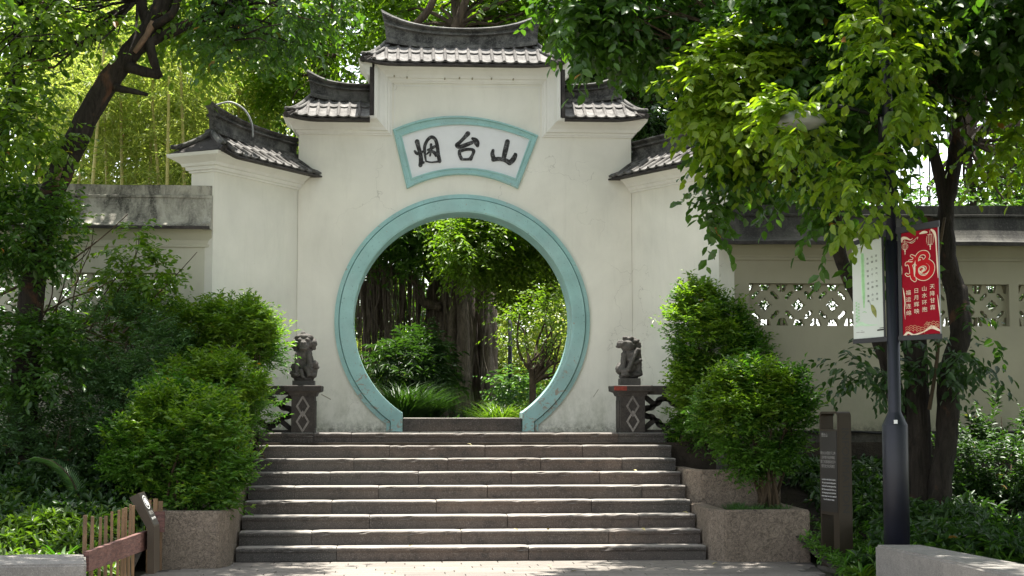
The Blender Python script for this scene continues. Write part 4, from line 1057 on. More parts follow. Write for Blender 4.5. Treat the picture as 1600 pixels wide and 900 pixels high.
# white banner: three columns of tiny brush characters, green stroke, hills, a leaf
def WB(st, mat, name, d=.001): return RB(st, mat, TW, wb, 218.0, 725.0, 30, 140, d, 1.0, name)
WB([[(106, 226, 17), (107, 330, 18), (108, 450, 18), (110, 560, 15), (110, 632, 8)]], 'print_green', 'brush_stroke_print')
WB([[(105, 232, 28), (107, 400, 30), (109, 560, 26)]], 'print_pale_green', 'stroke_wash_print', .0003)
WB([[(48, 768, 14), (84, 752, 26), (120, 766, 16), (170, 772, 8), (205, 774, 3)], [(52, 600, 5), (60, 650, 8), (56, 700, 9), (70, 745, 5)]], 'print_pale_green', 'hill_print')
WB([[(58, 740, 2), (62, 690, 2), (56, 640, 2), (60, 580, 2)]] + [[(x, y, 4), (x + 5, y - 7, 6), (x + 9, y + 2, 3)] for x, y in [(50 + (i * 17) % 34, 590 + i * 12) for i in range(13)]] + [[(100, 668, 3), (112, 664, 5), (128, 672, 3)]], 'print_green', 'twig_print')
WB([[(160, 618, 3), (170, 634, 22), (182, 668, 32), (192, 700, 18), (196, 720, 3)]], 'print_olive', 'leaf_print')
WB([[(152, 590, 2), (156, 610, 2), (162, 622, 2)]], 'black_ink', 'stem_print')
AW = 48 / 152
for ci, (x, col) in enumerate(((143, '生明 政真 成治 美景'), (175, '云福 三千 山画 水江'), (207, '宜居 风气 文明 永续'))):
    for r_, pair in enumerate(col.split()):
        for s_, ch in enumerate(pair):
            put_text(ch, TW, (x - 30) / 218, (264 + r_ * 94 + s_ * 38 - 140 + (0 if ci else 6)) / 725, .078, wb, 'black_ink', AW)
put_text('烟台山公园', TW, .18, .045, .055, wb, 'black_ink', AW)
for r_ in range(8): put_text('文', TW, .965, .12 + .028 * r_, .03, wb, 'banner_orange', AW)
WB([[(52, 816, 4), (74, 816, 4)], [(82, 818, 5), (108, 818, 5)], [(84, 806, 2), (98, 806, 2)]], 'grey_print', 'footer_print'); WB([[(205, 814, 9), (258, 812, 9)], [(220, 800, 4), (258, 799, 4)]], 'black_ink', 'footer_print')

# ================================================================= INFORMATION STELE
def stele():
    c = PZ(1306, 884, 0.05); root = empty('information_pillar', (c.x, c.y, 0), 'slim bronze information pillar with an open top slot and white lettering', 'sign')
    sc = c.y / F_PX                                     # metres per pixel here
    H = P(1300, 643, c.y).z
    wide = .40; thin = .15                              # broad faces carry text, narrow edge carries the heading
    e1 = P(1309, 700, c.y); ang = R(-58)                # broad side recedes to the left
    # vertical frame band: a flattened loop, rounded at the top, seen edge-on to the right
    ux = Vector((-math.cos(R(77)), math.sin(R(77)), 0)); uy = Vector((math.sin(R(77)), math.cos(R(77)), 0))  # along broad face, across it
    o = Vector((e1.x, e1.y - .02, 0)); th = thin
    # loop section in (s along broad face, z): outer outline minus opening
    def loop(s0, s1, z0, z1, r, n=6, rt=True):
        pts = [(s0, z0), (s1, z0)]
        for cx, a0 in ((s1 - r, 0), (s0 + r, 90)):
            pts += [(cx + r * math.cos(R(a0 + 90 * i / n)), z1 - r + r * math.sin(R(a0 + 90 * i / n))) for i in range(n + 1)]
        return pts
    t = .022
    outer = loop(0, wide, -.1, H, .05); slot = loop(t, wide - t, H - .185, H - t, .03); low = [(t * 5.5, .05), (wide - t, .05), (wide - t, H - 1.06), (t * 5.5, H - 1.06)]
    def plate(ou, holes, a, b, name, mat):
        vs, fs = poly_plate(ou, a, b, holes); mb = MB(); mb.add([tuple(o + ux * x + uy * y + Vector((0, 0, z))) for x, y, z in vs], fs); return mb.build(name, mat, root)
    plate(outer, [slot, low], 0, th, 'frame', 'bronze_metal')
    plate([(t, H - 1.03), (wide - t, H - 1.03), (wide - t, H - .20), (t, H - .20)], [], -.006, .0, 'text_panel', 'dark_panel')
    plate([(-.004, H - 1.0), (.0, H - 1.0), (.0, H - .02), (-.004, H - .02)], [], .01, th - .01, 'edge_plate', 'bronze_metal')
    plate([(-.03, -.05), (wide + .03, -.05), (wide + .03, .02), (-.03, .02)], [], -.03, th + .03, 'foot_plate', 'plinth_stone')
    def T(s, z, d=.0078): return o + ux * s - uy * d + Vector((0, 0, z))
    def txt(body, s, z, size, mat, name='lettering'):
        me = text_mesh(body, size)
        for v in me.vertices: v.co = T(wide - (s + v.co.x), z + v.co.y)    # reads left to right from the street
        me.materials.clear(); me.materials.append(MATS[mat]); me.name = name; link(name, me, root)
    lines = ['Located in the historic district,', 'the park preserves old garden', 'walls and the moon gate of the', 'hill. Stone steps lead visitors to', 'the banyan grove and pavilions', 'where ships were once watched', 'from the beacon tower.']
    for i, l in enumerate(lines): txt(l, .20, H - .70 - i * .034, .024, 'white_print')
    for i, l in enumerate(('烟台山公园位于江畔', '古树参天石阶蜿蜒', '圆门与围墙保存至今', '是历史文化风貌区')): txt(l, .19, H - .43 - i * .045, .036, 'grey_print')
    txt('烟台山', .12, H - .245, .045, 'grey_print')
    me = text_mesh('INFORMATION', .135)                 # runs down the narrow edge
    for v in me.vertices:
        x, y = v.co.x, v.co.y; v.co = o - ux * .0062 + uy * (th * .5 + y * .85) + Vector((0, 0, H - .60 - x * .95))
    me.materials.clear(); me.materials.append(MATS['dark_panel']); me.name = 'heading'; link('heading', me, root)
stele()

# ================================================================= FENCE AND LECTERN SIGN (lower left)
fa = PZ(128, 905, .0); 
fence = empty('bamboo_fence', (P(175, 890, 15).x, 15, 0), 'short fence of bamboo stakes on a dark red wooden rail, lower left', 'fence')
FYa, FYb = 13.35, 15.3
def fpt(t, z): return Vector((X_(131, FYa, 840) + (X_(224, FYb, 840) - X_(131, FYa, 840)) * t, FYa + (FYb - FYa) * t, z))
a0, a1 = fpt(0, 0), fpt(1, 0); fd = (a1 - a0).normalized(); fn = Vector((fd.y, -fd.x, 0))
zr0, zr1 = P(131, 862, FYa).z, P(224, 829, FYb).z; zb0_, zb1_ = P(131, 893, FYa).z, P(224, 858, FYb).z
bm = MB(); bm.sweep([[a0.xyz + fn * .0 + Vector((0, 0, zb0_)), a0 + fn * .045 + Vector((0, 0, zb0_)), a0 + fn * .045 + Vector((0, 0, zr0)), a0 + Vector((0, 0, zr0))], [a1 + Vector((0, 0, zb1_)), a1 + fn * .045 + Vector((0, 0, zb1_)), a1 + fn * .045 + Vector((0, 0, zr1)), a1 + Vector((0, 0, zr1))]], True, True)
bm.build('rail', 'red_wood', fence)
for px, py in ((136, 805), (147, 807), (158, 808), (168, 806), (177, 799), (187, 797), (193, 795), (199, 793), (205, 788), (150, 822), (197, 800), (213, 790)):
    t = (px - 131) / 96.0; p = fpt(min(1.05, t), 0) - fn * (.022 + (.03 if py > 818 else 0)); r = .018 if px < 140 else .012 + .004 * random.random()
    zt_ = P(px, py, p.y).z; lean = .012 * (random.random() - .5)
    MB().tube([(p.x, p.y, -.02), (p.x + lean, p.y, zt_ * .5), (p.x + lean * 2, p.y, zt_)], [r, r * 1.02, r * .97], 8).build('bamboo_stake', 'fence_bamboo', fence)
f2 = empty('bamboo_fence', (P(238, 800, 16.5).x, 16.5, 0), 'few bamboo stakes of the fence showing behind the slanted sign', 'fence')
for px, py in ((233, 781), (243, 779), (251, 783)):
    p = P(px, py, 16.4 + (px - 233) * .015); MB().tube([(p.x, p.y, 0), (p.x, p.y, p.z)], .024, 8).build('bamboo_stake', 'fence_bamboo', f2)
MB().box(P(228, 800, 16.45).x, 16.50, P(240, 832, 16.45).z, P(256, 800, 16.45).x, 16.54, P(240, 800, 16.45).z).build('rail', 'red_wood', f2)
# slanted sign
SY = 15.1
sign = empty('slanted_sign', (X_(236, SY, 850), SY, 0), 'angular bronze nature sign with a slanted reading face beside the fence', 'sign')
def S3(px, py, dY=0): return P(px, py, SY + dY)
# side silhouette (nearly edge-on) swept over the sign's width, which recedes to the right
side_o = [(230, 897), (240.5, 897), (240.5, 823), (216, 770.5), (202, 777.5), (230, 827)]
wv = Vector((.0, .34, 0))
mb = MB(); A = [S3(x, y) for x, y in side_o]; mb.sweep([[v for v in A], [v + wv for v in A]], True, True); mb.build('frame', 'bronze_metal', sign)
p0, p1, p2 = S3(240.5, 823), S3(216, 770.5), S3(216, 770.5) + wv
nrm = (p1 - p0).cross(wv).normalized()
if nrm.y > 0 and nrm.x < 0: nrm = -nrm
if nrm.x < 0: nrm = -nrm
def ST(u, v, d=.003): return p1 + wv * u + (p0 - p1) * v + nrm * d
mb = MB(); mb.sweep([[ST(.05, .03, 0), ST(.95, .03, 0), ST(.95, .97, 0), ST(.05, .97, 0)], [ST(.05, .03, .003), ST(.95, .03, .003), ST(.95, .97, .003), ST(.05, .97, .003)]], True, True); mb.build('reading_panel', 'dark_panel', sign)
mb = MB(); mb.add([ST(.48 + .34 * math.cos(a), .30 + .20 * math.sin(a), .0045) for a in [2 * math.pi * k / 24 for k in range(24)]], [tuple(range(24))]); mb.build('oval_emblem', 'white_print', sign)
mb = MB(); mb.add([ST(.48 + .30 * math.cos(a), .30 + .175 * math.sin(a), .0055) for a in [2 * math.pi * k / 24 for k in range(24)]], [tuple(range(24))]); mb.build('emblem_field', 'dark_panel', sign)
ribbon_mesh([[(.30, .30, .07), (.45, .22, .10), (.6, .30, .10), (.68, .36, .05)], [(.36, .38, .06), (.5, .33, .08), (.62, .42, .05)]], lambda x, y, d: ST(x, y, .006 + d), 0, .0004, .0002).build('emblem_print', 'white_print', sign)
me = text_mesh('提示', 1.0)
for v in me.vertices: v.co = ST(.5 + v.co.x * .34, .62 - v.co.y * .12, .0045)
me.materials.append(MATS['white_print']) if not me.materials else None
me.materials.clear(); me.materials.append(MATS['grey_print']); link('lettering', me, sign)
me = text_mesh('爱护花草', 1.0)
for v in me.vertices: v.co = ST(.5 + v.co.x * .16, .78 - v.co.y * .07, .0045)
me.materials.clear(); me.materials.append(MATS['white_print']); link('lettering', me, sign)

# ================================================================= VEGETATION TOOLS
def nrmz(a): return a / np.maximum(np.linalg.norm(a, axis=1, keepdims=True), 1e-9)
T4 = (np.array([(0, 0, 0), (.42, .5, .10), (1, 0, -.12), (.42, -.5, .10)]), [(0, 1, 2), (0, 2, 3)])
T6 = (np.array([(0, 0, 0), (.22, .36, .05), (.58, .46, .06), (1, 0, -.20), (.58, -.46, .06), (.22, -.36, .05), (.5, 0, -.02)]), [(0, 1, 6), (1, 2, 6), (2, 3, 6), (3, 4, 6), (4, 5, 6), (5, 0, 6)])
T3 = (np.array([(0, 0, 0), (.5, .5, .08), (1, 0, -.08), (.5, -.5, .08)]), [(0, 1, 2), (0, 2, 3)])
TB = (np.array([(0, 0, 0), (.33, .5, .02), (.7, .42, -.04), (1, 0, -.22), (.7, -.42, -.04), (.33, -.5, .02)]), [(0, 1, 2), (0, 2, 3), (0, 3, 4), (0, 4, 5)])
def frames(D, N):
    D = nrmz(D); Sd = nrmz(np.cross(N, D)); N2 = np.cross(D, Sd); return D, Sd, N2
def leaf_verts(Pp, D, N, L, Wr, tm):
    D, Sd, N2 = frames(D, N); t = tm[0]; L = L[:, None, None]
    Wr = np.broadcast_to(Wr, (len(Pp),))[:, None, None]
    return Pp[:, None, :] + L * (t[None, :, 0:1] * D[:, None, :] + Wr * t[None, :, 1:2] * Sd[:, None, :] + t[None, :, 2:3] * N2[:, None, :])
def leaf_mesh(name, Pp, D, N, L, Wr, tm, mat):
    V = leaf_verts(Pp, D, N, L, Wr, tm).reshape(-1, 3); n = len(Pp); k = len(tm[0]); F = np.array(tm[1])
    idx = (F[None] + (np.arange(n) * k)[:, None, None]).reshape(-1)
    me = bpy.data.meshes.new(name); nf = n * len(F)
    me.vertices.add(len(V)); me.vertices.foreach_set('co', V.astype(np.float32).ravel())
    me.loops.add(nf * 3); me.loops.foreach_set('vertex_index', idx.astype(np.int32))
    me.polygons.add(nf); me.polygons.foreach_set('loop_start', (np.arange(nf) * 3).astype(np.int32))
    me.update(calc_edges=True); me.materials.append(MATS[mat]); return me
def rdir(n, up=0.0):
    v = rng.normal(size=(n, 3)); v[:, 2] += up; return nrmz(v)
def ell_points(c, r, n, shell=.55):
    d = rdir(n); rad = (shell + (1 - shell) * rng.random(n)) ** (1 / 1.5) if shell else rng.random(n) ** (1 / 3)
    return np.array(c) + d * rad[:, None] * np.array(r), d
def clumpy(c, r, nsub, rs, ntwig, shell=.5):
    """twig starts gathered in uneven sub-clumps of an ellipsoid, so gaps stay between them"""
    sc, sd = ell_points(c, r, nsub, shell); w = rng.random(nsub) ** 1.2 + .15; w /= w.sum()
    k = rng.choice(nsub, ntwig, p=w); srad = rs * (.4 + 1.2 * rng.random(nsub) ** 1.6)
    d = rdir(ntwig); p = sc[k] + d * (rng.random(ntwig) ** .45 * srad[k])[:, None] * np.array((1, 1, .75))
    return p, nrmz(d * .7 + sd[k] * .5)
def twig_leaves(Pt, Dt, tl, m, L, droop=.3, spread=.9, ldroop=.35, upn=1.0, rosette=False):
    n = len(Pt); tl = tl * (.6 + .8 * rng.random(n)); t = (np.arange(m)[None, :] + rng.random((n, m)) * .7) / m
    if rosette: t = .75 + .25 * t
    p = Pt[:, None, :] + Dt[:, None, :] * (tl[:, None] * t)[:, :, None]; p[:, :, 2] -= droop * tl[:, None] * t ** 2
    side = nrmz(np.cross(Dt, np.array([[0, 0, 1.0]])) + 1e-6); s = np.where(np.arange(m) % 2, 1.0, -1.0)[None, :, None]
    if rosette:
        a = rng.random((n, m)) * 6.283; up = np.cross(side, Dt)
        sv_ = side[:, None, :] * np.cos(a)[:, :, None] + up[:, None, :] * np.sin(a)[:, :, None]
    else: sv_ = side[:, None, :] * s
    d = Dt[:, None, :] * .55 + sv_ * spread + rng.normal(size=(n, m, 3)) * .28; d[:, :, 2] -= ldroop
    N = rng.normal(size=(n, m, 3)) * .42; N[:, :, 2] += upn; N += Dt[:, None, :] * .25
    Ls = L * (.65 + .6 * rng.random((n, m)))
    return p.reshape(-1, 3), d.reshape(-1, 3), N.reshape(-1, 3), Ls.reshape(-1)
def cat(parts): return [np.concatenate(a) for a in zip(*parts)]
def crown(name, parent, mat, clumps, twl, m, L, Wr=.45, tm=T4, budget=None, single=0, **kw):
    """clumps: (centre, radii, sub-clumps, sub radius, twigs)"""
    parts = []
    for c, r, ns, rs, nt_ in clumps:
        p, d = clumpy(c, r, ns, rs, nt_, kw.get('shell', .5)); d = nrmz(d + np.array((0, 0, kw.get('rise', .15)))); parts.append(twig_leaves(p, d, np.full(len(p), twl), m, L, **{k: v for k, v in kw.items() if k not in ('rise', 'shell')}))
    Pp, D, N, Ls = cat(parts)
    keep = KEEP(Pp) if parent is not None and parent.get('trim') else np.ones(len(Pp), bool)
    Pp, D, N, Ls = Pp[keep], D[keep], N[keep], Ls[keep]
    if single:      # the leaves that show largest are leaves of their own, sharing one mesh
        q = Pp - np.array(CAM); rel = q @ np.array(CAMM); dep = -rel[:, 2]; sx = rel[:, 0] / dep * F_PX + 800; sy = 450 - rel[:, 1] / dep * F_PX
        inside = (sx > 5) & (sx < 1595) & (sy > 5) & (sy < 895) & ~((sx > 1340) & (sx < 1480) & (sy > 330))
        score = np.where(inside, Ls / dep, 0); ix = np.argsort(-score)[:single * 3]
        ix = rng.choice(ix, single, replace=False); base = leaf_mesh('leaf', np.zeros((1, 3)), np.array([[1., 0, 0]]), np.array([[0, 0, 1.]]), np.ones(1), Wr, tm, mat)
        d_, s_, n_ = frames(D[ix], N[ix]); inv = parent.matrix_basis.inverted()
        for i, j in enumerate(ix):
            o = bpy.data.objects.new('leaf', base); C.objects.link(o); o.parent = parent; o.matrix_parent_inverse = inv
            l = float(Ls[j]); M = Matrix([[d_[i][a] * l, s_[i][a] * l, n_[i][a] * l, Pp[j][a]] for a in range(3)] + [[0, 0, 0, 1]]); o.matrix_basis = M
        k = np.ones(len(Pp), bool); k[ix] = False; Pp, D, N, Ls = Pp[k], D[k], N[k], Ls[k]
    o = link(name, leaf_mesh(name, Pp, D, N, Ls, Wr, tm, mat), parent)
    if parent is not None: o['kind'] = 'stuff'
    return o
# open air kept clear: in front of the gate's face, the banners and the camera's near field
def KEEP(Pp):
    x, y, z = Pp[:, 0], Pp[:, 1], Pp[:, 2]
    return ~((x > lx - .75) & (x < lx + .55) & (y < LY + .15) & (z < 3.14)) & ~((y > GY - .3) & (y < GY + .8) & (x > -1.6) & (x < 3.2))
def branchy(name, mat, paths, parent, seg=8, jit=.25, smooth=True):
    mb = MB()
    for pts, r0, r1 in paths:
        pp = catmull(pts, 5); n = len(pp); mb.tube(pp, [r0 + (r1 - r0) * (i / (n - 1)) ** .8 for i in range(n)], seg, jit)
    return mb.build(name, mat, parent, smooth)
def rand_branch(p, d, l, r, n=4, wig=.25, lift=.1):
    pts = [Vector(p)]; d = Vector(d).normalized()
    for i in range(n):
        d = (d + Vector(rng.normal(size=3)) * wig + Vector((0, 0, lift))).normalized(); pts.append(pts[-1] + d * l / n)
    return pts
def twigs_mesh(name, parent, centre, radii, root, n, r=.012, mat='twig_bark'):
    """thin branches fanning from a fork into the crown"""
    pts, _ = ell_points(centre, radii, n, .5); mb = MB(); root = Vector(root)
    for q in pts:
        q = Vector(q); mid = root.lerp(q, .5) + Vector(rng.normal(size=3)) * (q - root).length * .10
        mb.tube([root, root.lerp(mid, .55) + Vector((0, 0, .03)), mid, mid.lerp(q, .6) + Vector(rng.normal(size=3)) * .04, q], [r * 1.6, r * 1.3, r, r * .7, r * .35], 5)
    o = mb.build(name, mat, parent); o['kind'] = 'stuff'; return o
def px_ell(x0, y0, x1, y1, Y, depth):
    a, b = P(x0, y0, Y), P(x1, y1, Y); return ((a.x + b.x) / 2, Y, (a.z + b.z) / 2), (abs(b.x - a.x) / 2, depth / 2, abs(a.z - b.z) / 2)

# ================================================================= RIGHT TREE (in front of the wall)
def V3(px, py, Y): v = P(px, py, Y); return (v.x, v.y, v.z)
base = V3(1465, 790, 17.6)
rt = empty('broadleaf_tree', (base[0], base[1], bed_z(base[0], base[1], 1)), 'big broadleaf tree on the right spreading over the banners, trunk forked and leaning', 'tree'); rt['trim'] = 1
gz = bed_z(base[0], base[1], 1) - .15
TY = 17.6
branchy('trunk', 'dark_bark', [
  ([(V3(1434, 700, TY)[0], TY, gz), V3(1436, 720, TY), V3(1432, 600, TY), V3(1430, 520, TY)], .155, .125),
  ([V3(1430, 560, TY), V3(1418, 500, TY), V3(1436, 420, TY), V3(1455, 340, TY)], .12, .085)], rt, 14, .14)
branchy('trunk', 'dark_bark', [
  ([(V3(1468, 700, TY - .2)[0] - .05, TY - .25, gz), V3(1470, 745, TY - .22), V3(1480, 680, TY - .2), V3(1482, 600, TY - .2), V3(1500, 520, TY - .15), V3(1494, 450, TY)], .125, .12),
  ([V3(1494, 460, TY), V3(1480, 400, TY), V3(1478, 330, TY), V3(1492, 250, TY), V3(1500, 150, TY), V3(1520, 40, TY - .5), V3(1540, -120, TY - 1)], .115, .06)], rt, 12, .18)
branchy('limb', 'dark_bark', [
  ([V3(1408, 660, TY + .1), V3(1385, 560, TY), V3(1345, 470, TY), V3(1316, 410, TY), V3(1306, 350, TY), V3(1300, 280, TY), V3(1270, 180, TY), V3(1220, 60, TY - .4), V3(1150, -60, TY - .8)], .105, .05)], rt, 10, .16)
branchy('limb', 'dark_bark', [([V3(1478, 330, TY), V3(1462, 250, TY), V3(1435, 190, TY), V3(1408, 130, TY - .3), V3(1380, 40, TY - .6), V3(1330, -80, TY - 1)], .08, .04)], rt, 8, .15)
branchy('limb', 'dark_bark', [([V3(1300, 260, TY), V3(1240, 190, TY - .3), V3(1180, 140, TY - .6), V3(1110, 100, TY - .8), V3(1000, 30, TY - .9), V3(880, -20, TY - 1)], .045, .015)], rt, 6, .15)
branchy('limb', 'dark_bark', [([V3(1490, 260, TY), V3(1540, 200, TY), V3(1600, 120, TY), V3(1680, 30, TY)], .07, .04)], rt, 6, .15)
# a thin stake leaning in the fork
tag(branchy('support_stick', 'twig_bark', [([V3(1452, 640, TY - .45), V3(1466, 540, TY - .45), V3(1462, 440, TY - .4), V3(1476, 340, TY - .3)], .022, .016)], None, 6, .1), 'thin bare stick leaning up through the fork of the right tree', 'stick')
RC = [  # px box, Y, depth, subclumps, sub radius, twigs
 ((1090, 50, 1270, 245), 16.0, 1.4, 28, .24, 380), ((1112, 190, 1200, 290), 16.4, .7, 10, .14, 80),
 ((1130, -60, 1420, 230), 16.2, 2.4, 50, .36, 950), ((1240, 120, 1400, 255), 15.4, 1.2, 18, .20, 160),
 ((1380, -40, 1620, 120), 16.4, 2.2, 40, .32, 600), ((1530, 60, 1680, 250), 16.8, 1.6, 22, .24, 200),
 ((1280, 270, 1420, 400), 14.9, .7, 9, .14, 46), ((1098, 290, 1122, 360), 16.4, .4, 4, .08, 16),
 ((885, -90, 1130, 75), 16.6, 1.6, 40, .28, 620), ((852, -60, 940, 90), 16.5, .8, 14, .18, 130), ((1380, 110, 1500, 200), 17.0, 1.0, 10, .18, 60),
 ((1200, 270, 1310, 315), 17.2, .8, 8, .12, 45)]
RC2 = [((1010, -420, 1450, -60), 19.2, 3.0, 60, .5, 800), ((1150, -700, 1900, -120), 15.6, 5.0, 70, .6, 800), ((1400, -250, 2000, 40), 15.2, 4.5, 40, .5, 450)]
def mkcl(L): return [(*px_ell(*b, Y, dp), ns, rs, nt_) for b, Y, dp, ns, rs, nt_ in L]
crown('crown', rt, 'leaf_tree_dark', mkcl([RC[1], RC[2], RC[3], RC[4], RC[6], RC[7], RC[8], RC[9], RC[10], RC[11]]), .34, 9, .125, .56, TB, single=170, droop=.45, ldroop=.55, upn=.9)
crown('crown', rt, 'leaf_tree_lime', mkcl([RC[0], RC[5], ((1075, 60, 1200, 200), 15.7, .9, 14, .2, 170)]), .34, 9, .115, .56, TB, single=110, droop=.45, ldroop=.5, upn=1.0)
crown('upper_crown', rt, 'leaf_tree_dark', mkcl(RC2), .5, 9, .17, .56, T4, droop=.4, ldroop=.5)
twigs_mesh('twigs', rt, *px_ell(1080, 60, 1300, 340, 16.3, 1.2), V3(1285, 230, TY - .2), 26, .012)
twigs_mesh('twigs', rt, *px_ell(1240, 200, 1420, 380, 15.3, 1.0), V3(1375, 150, TY - 1), 16, .010)
twigs_mesh('twigs', rt, *px_ell(1400, 0, 1640, 240, 16.6, 1.6), V3(1490, 150, TY - .1), 26, .013)
twigs_mesh('twigs', rt, *px_ell(880, -40, 1120, 70, 16.6, 1.2), V3(1150, 60, 16.7), 16, .010)
crown('crown', rt, 'leaf_tree_lime', mkcl([((1195, 150, 1300, 235), 14.35, .4, 12, .12, 70), ((1330, -60, 1450, 190), 14.2, .6, 24, .20, 150), ((1300, 235, 1390, 310), 14.3, .4, 8, .12, 44)]), .30, 8, .110, .56, TB, single=20, droop=.45, ldroop=.55)
rt['trim'] = 0
crown('hanging_spray', rt, 'leaf_tree_lime', mkcl([((1345, 322, 1385, 362), 14.2, .15, 4, .05, 6), ((1300, 335, 1345, 365), 14.2, .15, 4, .05, 6)]), .16, 5, .125, .60, TB, droop=.5, ldroop=.9)
# suckers on the trunk
crown('trunk_shoots', rt, 'leaf_cover', mkcl([((1300, 520, 1420, 620), 17.2, .8, 9, .16, 46), ((1470, 450, 1560, 600), 17.0, .6, 9, .14, 42), ((1420, 480, 1480, 620), 17.15, .3, 6, .1, 20)]), .30, 7, .115, .42, TB, droop=.35, ldroop=.6)

# ================================================================= LEFT TREE
lt_b = (P(40, 560, 18.6).x, 18.6)
lt = empty('broadleaf_tree', (lt_b[0], lt_b[1], bed_z(*lt_b, -1)), 'dark leaning tree on the left with a torn branch stub and peeled bark', 'tree')
LTY = 18.6
def stub(*a): return a
branchy('trunk', 'dark_bark', [([(V3(30, 600, LTY)[0], LTY, .6), V3(52, 440, LTY), V3(80, 310, LTY), V3(118, 222, LTY), V3(160, 140, LTY), V3(205, 82, LTY), V3(238, 40, LTY), V3(262, -20, LTY), V3(300, -160, LTY)], .165, .105)], lt, 14, .16)
branchy('limb', 'dark_bark', [([V3(205, 84, LTY), V3(240, 62, LTY - .05), V3(285, 42, LTY - .1), V3(335, 20, LTY - .1), V3(420, -20, LTY - .3), V3(520, -60, LTY - .5)], .085, .04)], lt, 10, .16)
branchy('limb', 'dark_bark', [([V3(236, 50, LTY), V3(222, 10, LTY), V3(215, -40, LTY), V3(190, -140, LTY)], .07, .05), ([V3(240, 40, LTY - .1), V3(270, 20, LTY - .15), V3(285, -30, LTY - .2)], .06, .04)], lt, 8, .2)
branchy('branch_stub', 'dark_bark', [([V3(196, 104, LTY - .05), V3(225, 112, LTY - .1), V3(250, 118, LTY - .1)], .075, .05), ([V3(234, 62, LTY - .08), V3(238, 90, LTY - .12), V3(250, 121, LTY - .1)], .065, .045)], lt, 8, .2)
branchy('branch_stub', 'dark_bark', [([V3(180, 136, LTY - .05), V3(205, 142, LTY - .15), V3(231, 148, LTY - .2)], .055, .02)], lt, 8, .2)
branchy('peeled_patch', 'peeled_wood', [([V3(210, 82, LTY - .11), V3(228, 58, LTY - .12), V3(240, 34, LTY - .11)], .030, .045)], lt, 6, .4)
branchy('peeled_patch', 'peeled_wood', [([V3(88, 290, LTY - .165), V3(96, 262, LTY - .165)], .035, .02)], lt, 6, .4)
LC = [((-60, -80, 150, 90), 18.2, 2.0, 30, .32, 270), ((220, -60, 420, 80), 19.3, 1.6, 30, .30, 330), ((340, -60, 545, 60), 18.0, 1.6, 26, .24, 240), ((330, 30, 430, 110), 18.2, 1.0, 10, .2, 80), ((-60, 90, 90, 300), 18.0, 1.4, 24, .28, 170)]
LC2 = [((-200, -520, 420, -60), 19.9, 2.0, 34, .45, 260), ((60, -600, 560, -60), 19.0, 3.2, 44, .42, 480), ((-300, -200, 40, 40), 16.8, 2.0, 20, .4, 160)]
crown('crown', lt, 'leaf_mid', mkcl([LC[0], LC[1], LC[4]]), .34, 8, .105, .52, TB, single=120, droop=.3, ldroop=.35)
crown('crown', lt, 'leaf_tree_dark', mkcl([LC[2], LC[3]]), .32, 8, .10, .50, TB, single=60, droop=.35, ldroop=.5)
crown('upper_crown', lt, 'leaf_tree_dark', mkcl(LC2), .5, 9, .17, .5, T4, droop=.4, ldroop=.4)
twigs_mesh('twigs', lt, *px_ell(260, -60, 540, 100, 17.8, 1.6), V3(330, 20, LTY - .1), 24, .013, 'dark_bark')
twigs_mesh('twigs', lt, *px_ell(-60, -40, 200, 160, 18.0, 1.6), V3(215, 0, LTY), 20, .013, 'dark_bark')
# second, thinner tree at the frame's left edge
t2 = empty('broadleaf_tree', V3(-30, 620, 19.0)[:2] + (.7,), 'thin dark forked tree at the far left edge', 'tree')
branchy('trunk', 'dark_bark', [([V3(-40, 640, 19), V3(-20, 400, 19), V3(0, 220, 19), V3(18, 160, 19), V3(28, 95, 19), V3(26, 30, 19), V3(40, -60, 19)], .12, .05)], t2, 9, .15)
branchy('limb', 'dark_bark', [([V3(26, 110, 19), V3(50, 80, 18.9), V3(80, 68, 18.8), V3(120, 50, 18.8)], .045, .015), ([V3(24, 90, 19), V3(10, 60, 19), V3(-20, 40, 19)], .03, .012)], t2, 7, .15)
crown('crown', t2, 'leaf_tree_dark', mkcl([((-120, 60, 60, 260), 18.9, 1.2, 18, .26, 130), ((-80, -100, 120, 60), 19, 1.2, 18, .26, 130)]), .34, 8, .10, .5, TB, droop=.3, ldroop=.4)
# leafy spray hanging in front of the left wall
sp_ = empty('garden_shrub', V3(60, 560, 19.2)[:2] + (.8,), 'sprawling glossy shrub across the pierced window of the left wall', 'shrub')
branchy('branch', 'twig_bark', [(rand_branch(V3(-20, 470 + 12 * i, 18.9), (1, .02 * i - .05, .18 - .07 * i), 2.1 - .15 * i, .02, 6, .14, .0), .02, .005) for i in range(7)], sp_, 6, .1)['kind'] = 'stuff'
branchy('branch', 'twig_bark', [(rand_branch(V3(30 + 18 * i, 520, 19.0), (.5, 0, 1), 1.3, .014, 5, .2, .05), .013, .004) for i in range(10)], sp_, 5, .1)['kind'] = 'stuff'
crown('foliage', sp_, 'leaf_shrub_light', mkcl([((-40, 300, 110, 400), 18.7, .9, 20, .18, 150), ((170, 345, 232, 420), 18.9, .35, 8, .10, 34), ((150, 400, 260, 460), 19.0, .5, 12, .12, 75), ((195, 400, 275, 440), 18.9, .4, 8, .08, 36), ((-20, 400, 100, 460), 18.8, .6, 10, .12, 40), ((20, 330, 150, 380), 18.8, .6, 9, .12, 48)]), .22, 8, .085, .50, TB, single=60, rosette=False, droop=.2, ldroop=.2)
crown('foliage', sp_, 'leaf_tree_dark', mkcl([((-60, 310, 120, 420), 18.0, .7, 34, .16, 420), ((-60, 490, 120, 620), 18.0, .7, 26, .18, 340), ((0, 300, 130, 350), 18.2, .5, 10, .14, 70)]), .24, 8, .085, .46, TB, droop=.2, ldroop=.2)

